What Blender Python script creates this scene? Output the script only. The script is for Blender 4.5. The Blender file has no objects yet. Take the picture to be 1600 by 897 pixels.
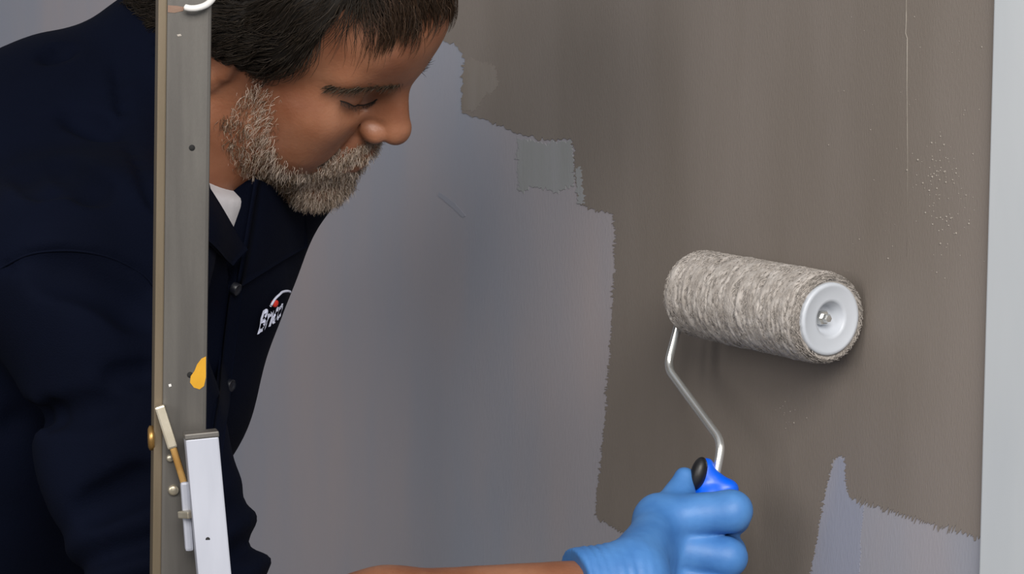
import bpy, bmesh, math
import numpy as np
from mathutils import Vector, Matrix

# ------------------------------------------------------------------ camera, world, lights, exposure
scene = bpy.context.scene
COL = scene.collection
FPX = 4000.0                      # focal length in pixels of the 1600x897 frame
PITCH = math.radians(8.0)
CAM = np.array([0.0, 0.0, 1.62])
cam_data = bpy.data.cameras.new('camera')
cam_data.sensor_width = 36.0
cam_data.lens = 36.0 * FPX / 1600.0
cam_data.clip_start = 0.05
cam = bpy.data.objects.new('camera', cam_data)
COL.objects.link(cam)
cam.location = CAM
cam.rotation_euler = (math.pi / 2 - PITCH, 0, 0)
scene.camera = cam

world = bpy.data.worlds.new('world')
scene.world = world
world.use_nodes = True
world.node_tree.nodes['Background'].inputs[0].default_value = (0.80, 0.88, 1.0, 1)
world.node_tree.nodes['Background'].inputs[1].default_value = 0.36

def area(name, loc, target, size, energy, color):
    l = bpy.data.lights.new(name, 'AREA')
    l.shape = 'RECTANGLE'
    l.size, l.size_y = size
    l.energy = energy
    l.color = color
    o = bpy.data.objects.new(name, l)
    COL.objects.link(o)
    o.location = loc
    d = Vector(target) - Vector(loc)
    o.rotation_euler = d.to_track_quat('-Z', 'Y').to_euler()
    return o

area('window_light', (0.35, -0.9, 3.0), (0.10, 2.0, 1.35), (1.9, 1.3), 128, (1.0, 0.96, 0.90))
area('left_fill_light', (-2.3, -0.7, 2.5), (-0.2, 2.2, 1.4), (1.8, 1.6), 62, (1.0, 0.95, 0.90))  # added fill to brighten the left of the wall; no window known there
scene.view_settings.view_transform = 'Standard'
scene.view_settings.look = 'None'
scene.view_settings.exposure = -0.06
scene.view_settings.gamma = 1.0
scene.view_settings.use_curve_mapping = False

# ------------------------------------------------------------------ pixel <-> place
CR = np.array([1.0, 0, 0])
CU = np.array([0, math.sin(PITCH), math.cos(PITCH)])
CB = np.array([0, -math.cos(PITCH), math.sin(PITCH)])     # towards the camera

def ray(px, py):
    return (px - 800) / FPX * CR - (py - 448.5) / FPX * CU - CB

def P(px, py, d):
    return CAM + ray(px, py) * d

def to_px(p):
    q = np.asarray(p) - CAM
    d = -(q @ CB)
    return 800 + FPX * (q @ CR) / d, 448.5 - FPX * (q @ CU) / d, d

WA = math.radians(33.0)
WDIR = np.array([math.sin(WA), -math.cos(WA), 0])          # along the wall, towards the right and the camera
WNRM = np.array([-math.cos(WA), -math.sin(WA), 0])         # out of the wall, into the room
ROLL_C = P(1187, 477, 1.90)                                # middle of the roller
WALL0 = ROLL_C - WNRM * 0.0345                             # the roller touches the wall
WALL0 = np.array([WALL0[0], WALL0[1], 0.0])

def wall_uv(px, py):
    r = ray(px, py)
    t = ((WALL0 - CAM) @ WNRM) / (r @ WNRM)
    q = CAM + r * t - WALL0
    return q @ WDIR, q[2]

def nrm(v):
    v = np.asarray(v, float)
    return v / np.linalg.norm(v)

rng = np.random.RandomState(7)

# ------------------------------------------------------------------ object helpers
def link(o, parent=None):
    COL.objects.link(o)
    if parent is not None:
        o.parent = parent
    return o

def tag(o, label=None, cat=None, group=None, kind=None):
    if label: o['label'] = label
    if cat: o['category'] = cat
    if group: o['group'] = group
    if kind: o['kind'] = kind
    return o

def empty(name, loc):
    o = bpy.data.objects.new(name, None)
    o.location = loc
    o.empty_display_size = 0.05
    COL.objects.link(o)
    return o

def set_parent(o, parent):
    bpy.context.view_layer.update()
    o.parent = parent
    if parent is not None:
        o.matrix_parent_inverse = parent.matrix_world.inverted()

def mesh_np(name, V, Q, mat, parent=None, smooth=True, colors=None):
    """mesh from numpy; Q is an (n,4) or (n,3) index array; vertices in world metres"""
    me = bpy.data.meshes.new(name)
    V = np.asarray(V, np.float32)
    Q = np.asarray(Q, np.int32)
    me.vertices.add(len(V))
    me.vertices.foreach_set('co', V.ravel())
    n, w = Q.shape
    cnt = np.full(n, w, np.int32)
    if w == 4:
        cnt[Q[:, 2] == Q[:, 3]] = 3                          # a quad that repeats its last corner is a triangle
    keep = np.arange(w)[None, :] < cnt[:, None]
    flat = Q[keep]
    me.loops.add(len(flat))
    me.loops.foreach_set('vertex_index', flat)
    me.polygons.add(n)
    me.polygons.foreach_set('loop_start', np.concatenate([[0], np.cumsum(cnt)[:-1]]).astype(np.int32))
    me.update(calc_edges=True)
    me.validate()
    me.polygons.foreach_set('use_smooth', np.full(len(me.polygons), smooth))
    if colors is not None:
        a = me.color_attributes.new('Col', 'FLOAT_COLOR', 'POINT')
        c = np.ones((len(V), 4), np.float32)
        c[:, :3] = colors
        a.data.foreach_set('color', c.ravel())
    me.materials.append(mat)
    o = bpy.data.objects.new(name, me)
    COL.objects.link(o)
    if parent is not None:
        set_parent(o, parent)
    return o

def bm_obj(name, bm, mat, parent=None, smooth=False):
    me = bpy.data.meshes.new(name)
    bmesh.ops.recalc_face_normals(bm, faces=bm.faces)
    bm.to_mesh(me)
    bm.free()
    for p in me.polygons:
        p.use_smooth = smooth
    me.materials.append(mat)
    o = bpy.data.objects.new(name, me)
    COL.objects.link(o)
    if parent is not None:
        set_parent(o, parent)
    return o

def beam(bm, a, b, side, front, w, t, bevel=0.0):
    """box from a to b; side/front = cross-section axes, w/t = full sizes"""
    a, b, side, front = [np.asarray(v, float) for v in (a, b, side, front)]
    ax = nrm(b - a)
    side = nrm(side - (side @ ax) * ax)
    front = nrm(front - (front @ ax) * ax - (front @ side) * side)
    vs = []
    for p in (a, b):
        for s, f in ((-1, -1), (1, -1), (1, 1), (-1, 1)):
            vs.append(bm.verts.new(p + side * s * w / 2 + front * f * t / 2))
    fs = [bm.faces.new([vs[i] for i in q]) for q in ((0, 1, 2, 3), (7, 6, 5, 4), (0, 4, 5, 1), (1, 5, 6, 2), (2, 6, 7, 3), (3, 7, 4, 0))]
    if bevel:
        es = list({e for f in fs for e in f.edges})
        bmesh.ops.bevel(bm, geom=es, offset=bevel, segments=2, profile=0.6, affect='EDGES')

def lathe_np(profile, origin, axis, n=48):
    """profile: list of (along, radius)"""
    axis = nrm(axis)
    ref = np.array([0, 0, 1.0]) if abs(axis[2]) < 0.9 else np.array([1.0, 0, 0])
    e1 = nrm(np.cross(axis, ref)); e2 = np.cross(axis, e1)
    V, Q = [], []
    for (s, r) in profile:
        for j in range(n):
            t = 2 * math.pi * j / n
            V.append(origin + axis * s + (e1 * math.cos(t) + e2 * math.sin(t)) * r)
    m = len(profile)
    for i in range(m - 1):
        for j in range(n):
            k = (j + 1) % n
            Q.append((i * n + j, i * n + k, (i + 1) * n + k, (i + 1) * n + j))
    return np.array(V), np.array(Q)

def tube_np(pts, radii, n=12, cap=True):
    pts = np.asarray(pts, float)
    m = len(pts)
    if np.isscalar(radii): radii = [radii] * m
    tang = np.gradient(pts, axis=0)
    ref = np.array([0.3, 0.5, 0.8])
    V, Q = [], []
    e1 = nrm(np.cross(tang[0], ref))
    for i in range(m):
        t = nrm(tang[i])
        e1 = nrm(e1 - (e1 @ t) * t)
        e2 = np.cross(t, e1)
        for j in range(n):
            a = 2 * math.pi * j / n
            V.append(pts[i] + radii[i] * (e1 * math.cos(a) + e2 * math.sin(a)))
    for i in range(m - 1):
        for j in range(n):
            k = (j + 1) % n
            Q.append((i * n + j, i * n + k, (i + 1) * n + k, (i + 1) * n + j))
    if cap:
        for base, i in ((0, 0), ((m - 1) * n, m - 1)):
            c = len(V); V.append(pts[i])
            for j in range(n):
                k = (j + 1) % n
                Q.append((base + j, base + k, c, c))
    return np.array(V), np.array(Q)

def smooth_path(pts, n=8):
    """Catmull-Rom through the points"""
    pts = np.asarray(pts, float)
    p = np.vstack([2 * pts[0] - pts[1], pts, 2 * pts[-1] - pts[-2]])
    out = []
    for i in range(1, len(p) - 2):
        for s in np.linspace(0, 1, n, endpoint=False):
            a, b, c, d = p[i - 1], p[i], p[i + 1], p[i + 2]
            out.append(0.5 * ((2 * b) + (c - a) * s + (2 * a - 5 * b + 4 * c - d) * s * s + (3 * b - a - 3 * c + d) * s ** 3))
    out.append(pts[-1])
    return np.array(out)

def fillet(pts, rad, n=6):
    pts = [np.asarray(p, float) for p in pts]
    out = [pts[0]]
    for i in range(1, len(pts) - 1):
        a, b, c = pts[i - 1], pts[i], pts[i + 1]
        u = nrm(a - b); v = nrm(c - b)
        r = min(rad, 0.45 * np.linalg.norm(a - b), 0.45 * np.linalg.norm(c - b))
        p0, p1 = b + u * r, b + v * r
        for s in np.linspace(0, 1, n):
            out.append((1 - s) ** 2 * p0 + 2 * s * (1 - s) * b + s * s * p1)
    out.append(pts[-1])
    return np.array(out)

def strands_np(paths, w0, w1):
    """paths (N,m,3) -> three-sided tapered strands"""
    N, m, _ = paths.shape
    tang = np.gradient(paths, axis=1)
    tang /= np.linalg.norm(tang, axis=2, keepdims=True) + 1e-12
    ref = rng.normal(size=(N, 1, 3))
    e1 = np.cross(tang, ref); e1 /= np.linalg.norm(e1, axis=2, keepdims=True) + 1e-12
    e2 = np.cross(tang, e1)
    wid = np.linspace(1, 0, m)[None, :, None]
    w0 = np.broadcast_to(np.asarray(w0, float).reshape(-1, 1, 1), (N, 1, 1))
    w = w1 + (w0 - w1) * wid ** 0.7
    V = []
    for j in range(3):
        a = 2 * math.pi * j / 3
        V.append(paths + w * (e1 * math.cos(a) + e2 * math.sin(a)))
    V = np.stack(V, 2).reshape(-1, 3)                        # N,m,3
    base = (np.arange(N) * m * 3)[:, None, None]
    i = (np.arange(m - 1) * 3)[None, :, None]
    j = np.arange(3)[None, None, :]
    k = (j + 1) % 3
    Q = np.stack([base + i + j, base + i + k, base + i + 3 + k, base + i + 3 + j], -1).reshape(-1, 4)
    return V, Q

# ------------------------------------------------------------------ materials
def s2l(c):
    return tuple(((x / 255) / 12.92 if x / 255 <= 0.04045 else ((x / 255 + 0.055) / 1.055) ** 2.4) for x in c)

def mat(name, c, rough=0.6, c2=None, scale=20, stretch=(1, 1, 1), metal=0.0, bump=0.0, bscale=200, spec=0.5,
        detail=4, sss=0.0, vcol=False, contrast=(0.35, 0.65), coat=0.0, rvar=0.0):
    m = bpy.data.materials.new(name)
    m.use_nodes = True
    nt = m.node_tree
    b = nt.nodes['Principled BSDF']
    b.inputs['Roughness'].default_value = rough
    b.inputs['Metallic'].default_value = metal
    b.inputs['Specular IOR Level'].default_value = spec
    b.inputs['Coat Weight'].default_value = coat
    tc = nt.nodes.new('ShaderNodeTexCoord')
    mp = nt.nodes.new('ShaderNodeMapping')
    mp.inputs['Scale'].default_value = stretch
    nt.links.new(tc.outputs['Object'], mp.inputs['Vector'])
    if vcol:
        a = nt.nodes.new('ShaderNodeVertexColor'); a.layer_name = 'Col'
        nt.links.new(a.outputs['Color'], b.inputs['Base Color'])
    else:
        n = nt.nodes.new('ShaderNodeTexNoise')
        n.inputs['Scale'].default_value = scale
        n.inputs['Detail'].default_value = detail
        nt.links.new(mp.outputs['Vector'], n.inputs['Vector'])
        r = nt.nodes.new('ShaderNodeValToRGB')
        r.color_ramp.elements[0].position, r.color_ramp.elements[1].position = contrast
        r.color_ramp.elements[0].color = (*c, 1)
        r.color_ramp.elements[1].color = (*(c2 or tuple(x * 1.12 for x in c)), 1)
        nt.links.new(n.outputs['Fac'], r.inputs['Fac'])
        nt.links.new(r.outputs['Color'], b.inputs['Base Color'])
    if bump:
        n2 = nt.nodes.new('ShaderNodeTexNoise')
        n2.inputs['Scale'].default_value = bscale
        n2.inputs['Detail'].default_value = 3
        nt.links.new(mp.outputs['Vector'], n2.inputs['Vector'])
        bp = nt.nodes.new('ShaderNodeBump')
        bp.inputs['Strength'].default_value = bump
        bp.inputs['Distance'].default_value = 0.002
        nt.links.new(n2.outputs['Fac'], bp.inputs['Height'])
        nt.links.new(bp.outputs['Normal'], b.inputs['Normal'])
    if sss:
        b.inputs['Subsurface Weight'].default_value = sss
        b.inputs['Subsurface Radius'].default_value = (0.010, 0.004, 0.002)
        b.inputs['Subsurface Scale'].default_value = 0.6
    m['_bsdf'] = 1
    return m

M = {}
M['primer'] = mat('wall_primer', s2l((136, 139, 150)), 0.75, s2l((150, 143, 146)), 3.0, (2.2, 2.2, 0.55), bump=0.12, bscale=260, spec=0.25, detail=3)
M['lavender'] = mat('fresh_primer', s2l((136, 139, 154)), 0.72, s2l((146, 144, 152)), 8.0, (2.2, 2.2, 0.6), bump=0.12, bscale=260, spec=0.25)
M['paint'] = mat('taupe_paint', s2l((112, 104, 97)), 0.52, s2l((121, 113, 107)), 3.0, (3.0, 3.0, 0.7), bump=0.16, bscale=330, spec=0.4, detail=5)
M['thin'] = mat('thin_paint', s2l((134, 136, 136)), 0.7, s2l((140, 141, 144)), 14.0, (3.0, 3.0, 0.4), bump=0.1, bscale=300, spec=0.3)
M['thin2'] = mat('half_covered_paint', s2l((118, 110, 102)), 0.6, s2l((124, 117, 111)), 14.0, (3.0, 3.0, 0.4), bump=0.1, bscale=300, spec=0.3)
M['smudge'] = mat('smudge_paint', s2l((133, 135, 146)), 0.72, s2l((137, 138, 147)), 14.0, spec=0.25)
M['trim'] = mat('white_trim_paint', s2l((174, 179, 184)), 0.48, s2l((182, 186, 190)), 5.0, (2, 2, 0.5), bump=0.05, bscale=60)
M['floor'] = mat('floor_screed', s2l((120, 116, 110)), 0.8, s2l((140, 136, 130)), 6.0, bump=0.2, bscale=90)
M['navy'] = mat('navy_cotton', (0.0006, 0.0016, 0.0068), 0.88, (0.0010, 0.0023, 0.0090), 12.0, bump=0.25, bscale=900, spec=0.08)
M['seam'] = mat('navy_seam_thread', (0.0025, 0.004, 0.011), 0.85, spec=0.1)
M['white_cotton'] = mat('white_cotton', s2l((190, 186, 190)), 0.85, s2l((200, 197, 200)), 20.0, bump=0.15, bscale=900, spec=0.2)
M['trouser'] = mat('trouser_cloth', (0.006, 0.009, 0.02), 0.9, (0.009, 0.012, 0.026), 14.0, bump=0.3, bscale=700, spec=0.15)
M['shoe'] = mat('shoe_leather', (0.012, 0.011, 0.010), 0.5, (0.02, 0.018, 0.016), 30.0, bump=0.15)
M['skin'] = mat('skin', s2l((118, 71, 48)), 0.46, s2l((148, 102, 77)), 22.0, bump=0.14, bscale=420, spec=0.4, sss=0.12, detail=5, contrast=(0.3, 0.7))
M['hair'] = mat('hair_undercoat', (0.006, 0.0042, 0.003), 0.7, (0.010, 0.007, 0.005), 60.0, spec=0.3)
M['strand'] = mat('hair_strand', (0.02, 0.012, 0.008), 0.58, vcol=True, spec=0.22)
M['glove'] = mat('blue_nitrile', s2l((60, 112, 174)), 0.52, s2l((74, 127, 188)), 40.0, bump=0.14, bscale=150, spec=0.45, detail=3)
M['chrome'] = mat('chromed_steel', (0.66, 0.66, 0.64), 0.24, (0.74, 0.74, 0.72), 30.0, metal=0.8)
M['handle'] = mat('blue_plastic', s2l((0, 92, 228)), 0.35, s2l((2, 100, 235)), 10.0, spec=0.5)
M['rubber'] = mat('black_rubber', (0.006, 0.006, 0.007), 0.45, (0.010, 0.010, 0.011), 30.0)
M['nap'] = mat('painted_fleece', s2l((150, 143, 137)), 0.8, s2l((178, 172, 167)), 120.0, bump=0.3, bscale=900, spec=0.2)
M['nap_strand'] = mat('fleece_fibre', (0.3, 0.3, 0.3), 0.75, vcol=True, spec=0.2)
M['cap'] = mat('white_plastic', s2l((180, 185, 193)), 0.42, s2l((186, 190, 198)), 20.0)
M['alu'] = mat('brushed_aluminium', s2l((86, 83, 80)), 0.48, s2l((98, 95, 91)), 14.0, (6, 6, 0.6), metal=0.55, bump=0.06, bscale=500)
M['alu_side'] = mat('brown_aluminium', s2l((98, 87, 70)), 0.5, s2l((110, 98, 81)), 14.0, (6, 6, 0.6), metal=0.4, bump=0.06, bscale=500)  # browner than the rail beside it
M['alu_lit'] = mat('lit_aluminium', s2l((156, 159, 170)), 0.45, s2l((164, 167, 178)), 14.0, (6, 6, 0.6), metal=0.15)  # bright specular light on the legs painted in as a paler aluminium
M['steel'] = mat('galvanised_steel', s2l((170, 160, 140)), 0.38, s2l((190, 182, 165)), 60.0, metal=0.8)
M['brass'] = mat('yellowed_bolt', s2l((150, 112, 60)), 0.35, s2l((172, 136, 82)), 80.0, metal=0.8)
M['yellow'] = mat('yellow_paint_spot', s2l((182, 132, 16)), 0.5, s2l((192, 142, 24)), 60.0)
M['orange'] = mat('orange_paint_smear', s2l((112, 82, 66)), 0.6, s2l((116, 96, 82)), 60.0)
M['hole'] = mat('hole_shade', (0.006, 0.006, 0.006), 0.9)  # flat black discs, the shade inside drilled holes painted on
M['strap'] = mat('white_strap', s2l((196, 194, 192)), 0.5)
M['logo_white'] = mat('white_embroidery', s2l((196, 200, 220)), 0.8, bump=0.2, bscale=1500)
M['logo_red'] = mat('red_embroidery', s2l((190, 40, 25)), 0.8)
M['lash'] = mat('dark_lash', (0.010, 0.006, 0.004), 0.7)
M['button'] = mat('dark_button', (0.006, 0.007, 0.012), 0.4)
M['speck'] = mat('dried_paint_speck', s2l((126, 119, 111)), 0.5, s2l((150, 143, 135)), 90.0)

# ------------------------------------------------------------------ the room
def wall_pt(u, z, off=0.0):
    return WALL0 + WDIR * u + np.array([0, 0, z]) + WNRM * off

u_trim = wall_uv(1551, 448)[0]

def quad_box(name, u0, u1, z0, z1, n0, n1, m, parent=None, bevel=0.0):
    bm = bmesh.new()
    beam(bm, wall_pt((u0 + u1) / 2, z0, (n0 + n1) / 2), wall_pt((u0 + u1) / 2, z1, (n0 + n1) / 2), WDIR, WNRM, u1 - u0, n1 - n0, bevel)
    return bm_obj(name, bm, m, parent)

floor_bm = bmesh.new()
beam(floor_bm, (-1.2, 1.6, -0.08), (-1.2, 1.6, 0.0), (1, 0, 0), (0, 1, 0), 9.0, 9.0)
floor = tag(bm_obj('floor', floor_bm, M['floor']), 'grey screed floor under the painter and the ladder', kind='structure')
wall = tag(quad_box('wall_back', -4.2, u_trim + 1.6, 0.0, 2.6, -0.12, 0.0, M['primer']),
           'grey primed wall being painted taupe', kind='structure')
trim = tag(quad_box('trim_1', u_trim, u_trim + 0.09, 0.0, 2.2, -0.01, 0.006, M['trim'], None, 0.0015),
           'white painted door casing beside the taupe paint', kind='structure')
door = tag(quad_box('door_1', u_trim + 0.09, u_trim + 0.93, 0.004, 2.11, -0.01, 0.002, M['trim']), 'plain white door leaf', kind='structure')
tag(quad_box('baseboard_back', -4.2, u_trim, 0.0, 0.09, -0.005, 0.012, M['trim'], None, 0.003), 'white skirting board', kind='structure')

bm = bmesh.new()
c_ = wall_pt(-4.26, 0.0, 1.4)
beam(bm, c_, c_ + np.array([0, 0, 2.6]), WDIR, WNRM, 0.12, 3.2)
tag(bm_obj('wall_left', bm, M['primer']), 'plain grey primed wall at the far end', kind='structure')

def coat(name, poly, m, off, parent, closed=True):
    from mathutils.geometry import tessellate_polygon
    pts = [Vector((u, z, 0)) for u, z in poly]
    tris = tessellate_polygon([pts])
    V = np.array([wall_pt(u, z, off) for u, z in poly])
    T = np.array(tris)
    # face the room
    a, b, c = V[T[:, 0]], V[T[:, 1]], V[T[:, 2]]
    flip = (np.cross(b - a, c - a) @ WNRM) < 0
    T[flip] = T[flip][:, ::-1]
    n = len(V)
    V2 = np.vstack([V, V - WNRM * (off + 0.0004)])
    Q = [(t[0], t[1], t[2], t[2]) for t in T]
    for i in range(n):
        j = (i + 1) % n
        Q.append((i, j, n + j, n + i))
    return mesh_np(name, V2, np.array(Q), m, parent, smooth=False)

def ragged(px, step=2.0, amp=2.0, teeth=0.0, seed=0, vertical=True):
    """pixel polyline -> dense ragged pixel polyline"""
    r = np.random.RandomState(seed)
    out = []
    for (a, b) in zip(px[:-1], px[1:]):
        a, b = np.array(a, float), np.array(b, float)
        L = np.linalg.norm(b - a)
        n = max(1, int(L / step))
        d = (b - a) / max(L, 1e-6)
        no = np.array([-d[1], d[0]])
        for i in range(n):
            p = a + (b - a) * i / n
            k = r.normal() * amp
            if teeth and r.rand() < 0.45:
                k += r.choice([-1, 1]) * r.rand() * teeth
            p = p + no * k * (1 if i else 0.3)
            out.append(p)
    out.append(np.array(px[-1], float))
    return out

E1 = ragged([(455, -60), (560, 12), (640, 42), (700, 66), (716, 73), (727, 96)], 4, 1.2, 2, 1)
E2 = ragged([(727, 96), (724, 140), (722, 176)], 3, 0.8, 1.5, 2)
E3 = ragged([(722, 176), (760, 187), (800, 206), (845, 219), (893, 217)], 3, 1.1, 3, 3)
E4 = ragged([(893, 217), (897, 226), (900, 270), (905, 318), (930, 327), (957, 334)], 2, 1.2, 4, 4)
E5 = ragged([(957, 334), (960, 350), (961, 410), (955, 520), (946, 650), (937, 740), (931, 798), (936, 812), (965, 827), (1010, 850), (1180, 930), (1184, 1040), (1250, 1060)], 1.6, 1.0, 4, 5)
E6 = ragged([(1250, 1060), (1266, 896), (1276, 845), (1289, 772), (1302, 722), (1312, 712), (1321, 717), (1323, 764), (1330, 779)], 1.6, 1.0, 4, 6)
E7 = ragged([(1330, 779), (1360, 789), (1400, 801), (1440, 814), (1490, 829), (1520, 838), (1544, 838)], 1.3, 2.2, 8, 7)
E7[-1] = np.array([1544.5, 838.0])
poly = [wall_uv(*p) for p in E1 + E2[1:] + E3[1:] + E4[1:] + E5[1:] + E6[1:] + E7[1:]]
poly[-1] = (u_trim, poly[-1][1])
u_left, z_left = poly[0]
poly = poly + [(u_trim, 2.6), (u_left, 2.6)]
coat('paint_coat', poly, M['paint'], 0.0005, wall)
# thin, half-covering strokes and fresh patches
def patch(name, px, m, off, seed, amp=1.5, teeth=4):
    px = list(px) + [px[0]]
    pts = ragged(px, 2.0, amp, teeth, seed)[:-1]
    return coat(name, [wall_uv(*p) for p in pts], m, off, wall)
patch('thin_paint_stroke', [(808, 216), (850, 224), (893, 219), (898, 262), (896, 292), (868, 300), (840, 292), (812, 300), (809, 260)], M['thin'], 0.00035, 11, 1.0, 5)
patch('thin_paint_stroke', [(900, 262), (909, 260), (914, 318), (903, 318)], M['thin'], 0.00060, 12, 0.8, 3)
patch('paint_stroke', [(724, 98), (740, 92), (775, 104), (780, 135), (758, 150), (742, 172), (722, 172)], M['thin2'], 0.00062, 13, 1.0, 4)
patch('fresh_primer_patch', [(1262, 980), (1267, 897), (1279, 835), (1291, 768), (1304, 722), (1312, 714), (1320, 718), (1322, 768), (1332, 781), (1350, 788), (1345, 840), (1340, 980)], M['lavender'], 0.00030, 14, 0.6, 0)
patch('primer_smudge', [(686, 300), (712, 318), (728, 338), (724, 340), (706, 324), (684, 306)], M['smudge'], 0.0003, 15, 0.5, 0)
# vertical seam line in the taupe paint and dried specks
ln = [wall_uv(*p) for p in [(1417, -60), (1417, 30), (1416, 52), (1418.5, 60), (1418, 140), (1419, 250), (1418, 400)]]
V, Q = tube_np([wall_pt(u, z, 0.0006) for u, z in ln], [0.0004] * 4 + [0.0003, 0.0002, 0.0001], 6)
mesh_np('paint_ridge', V, Q, M['speck'], wall)
VV, QQ = [], []
nv = 0
def add_speck(px, py, r):
    global nv
    u, z = wall_uv(px, py)
    c = wall_pt(u, z, 0.0005)
    prof = [(-0.0004, r), (r * 0.35, r * 0.8), (r * 0.65, r * 0.35), (r * 0.7, r * 0.02)]
    v, q = lathe_np(prof, c, WNRM, 7)
    VV.append(v); QQ.append(q + nv); nv += len(v)
r_ = np.random.RandomState(3)
for i in range(90):
    t = r_.rand()
    add_speck(1455 + 30 * t + r_.normal() * 18, 228 + 130 * t + r_.normal() * 22, 0.0004 + 0.0006 * r_.rand() ** 2)
for i in range(50):
    add_speck(1290 + r_.rand() * 250, 20 + r_.rand() * 420, 0.0003 + 0.0005 * r_.rand() ** 2)
for i in range(14):
    add_speck(1235 + r_.normal() * 14, 645 + r_.normal() * 12, 0.0004 + 0.0004 * r_.rand() ** 2)
tag(mesh_np('paint_specks', np.vstack(VV), np.vstack(QQ), M['speck'], wall), kind='stuff')

# ------------------------------------------------------------------ implicit surfaces (continuous organic shapes)
def smin(a, b, k):
    if k <= 0: return np.minimum(a, b)
    h = np.maximum(k - np.abs(a - b), 0) / k
    return np.minimum(a, b) - h * h * k * 0.25

class Field:
    def __init__(self):
        self.ops = []
    def _add(self, fn, lo, hi, k, mode):
        self.ops.append((fn, np.asarray(lo, float), np.asarray(hi, float), k, mode))
    def cone(self, a, b, ra, rb, k=0.01, mode='add'):
        a, b = np.asarray(a, float), np.asarray(b, float)
        ba = b - a; bb = max(ba @ ba, 1e-12)
        def fn(X, Y, Z):
            x, y, z = X - a[0], Y - a[1], Z - a[2]
            h = np.clip((x * ba[0] + y * ba[1] + z * ba[2]) / bb, 0, 1)
            return np.sqrt((x - h * ba[0]) ** 2 + (y - h * ba[1]) ** 2 + (z - h * ba[2]) ** 2) - (ra + (rb - ra) * h)
        r = max(ra, rb)
        self._add(fn, np.minimum(a, b) - r, np.maximum(a, b) + r, k, mode)
    def chain(self, pts, rs, k=0.01, mode='add'):
        for i in range(len(pts) - 1):
            self.cone(pts[i], pts[i + 1], rs[i], rs[i + 1], k, mode)
    def ell(self, c, r, R=None, k=0.01, mode='add'):
        c, r = np.asarray(c, float), np.asarray(r, float)
        R = np.eye(3) if R is None else np.asarray(R, float)
        def fn(X, Y, Z):
            x, y, z = X - c[0], Y - c[1], Z - c[2]
            l = [(R[0, i] * x + R[1, i] * y + R[2, i] * z) for i in range(3)]
            k0 = np.sqrt(sum((l[i] / r[i]) ** 2 for i in range(3)))
            k1 = np.sqrt(sum((l[i] / r[i] ** 2) ** 2 for i in range(3))) + 1e-9
            return k0 * (k0 - 1) / k1
        e = np.sqrt(((R * r[None, :]) ** 2).sum(1))
        self._add(fn, c - e, c + e, k, mode)
    def func(self, fn, lo, hi, k=0.0, mode='warp'):
        self._add(fn, lo, hi, k, mode)
    @staticmethod
    def _apply(F, op, X, Y, Z):
        fn, lo, hi, k, mode = op
        d = fn(X, Y, Z)
        if mode == 'add': return smin(F, d, k)
        if mode == 'sub': return -smin(-F, d, k)
        if mode == 'int': return -smin(-F, -d, k)
        return F + d                                       # warp
    def grid(self, xs, ys, zs, pad=0.02):
        F = np.full((len(xs), len(ys), len(zs)), 1.0, np.float32)
        for op in self.ops:
            lo, hi = op[1] - 2 * op[3] - pad, op[2] + 2 * op[3] + pad
            sl = []
            for ax, l, h in zip((xs, ys, zs), lo, hi):
                sl.append(slice(max(0, np.searchsorted(ax, l) - 1), min(len(ax), np.searchsorted(ax, h) + 2)))
            X = xs[sl[0]].astype(np.float32)[:, None, None]
            Y = ys[sl[1]].astype(np.float32)[None, :, None]
            Z = zs[sl[2]].astype(np.float32)[None, None, :]
            sl = tuple(sl)
            if F[sl].size:
                F[sl] = self._apply(F[sl], op, X, Y, Z)
        return F
    def at(self, pts):
        pts = np.asarray(pts, float)
        F = np.full(len(pts), 1.0)
        for op in self.ops:
            F = self._apply(F, op, pts[:, 0], pts[:, 1], pts[:, 2])
        return F
    def normal(self, pts, h=0.0015):
        pts = np.asarray(pts, float)
        g = np.stack([self.at(pts + h * e) - self.at(pts - h * e) for e in np.eye(3)], 1)
        return g / (np.linalg.norm(g, axis=1, keepdims=True) + 1e-12)
    def hit(self, px, py, d0=1.2, d1=2.6):
        """first point of the surface met through a pixel"""
        r = ray(px, py)
        ds = np.arange(d0, d1, 0.002)
        f = self.at(CAM + ds[:, None] * r)
        i = np.argmax(f < 0)
        if f[i] >= 0: return None
        t = f[i - 1] / (f[i - 1] - f[i] + 1e-12)
        return CAM + (ds[i - 1] + 0.002 * t) * r

def axis_pts(lo, hi, coarse, fine=()):
    """grid coordinates with finer spacing inside the given ranges"""
    cuts = [lo]
    x = lo
    while x < hi:
        step = coarse
        for a, b, s in fine:
            if a - coarse <= x <= b:
                step = min(step, s if a - s <= x else max(s, min(coarse, (a - x))))
        x += step
        cuts.append(x)
    return np.array(cuts)

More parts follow.
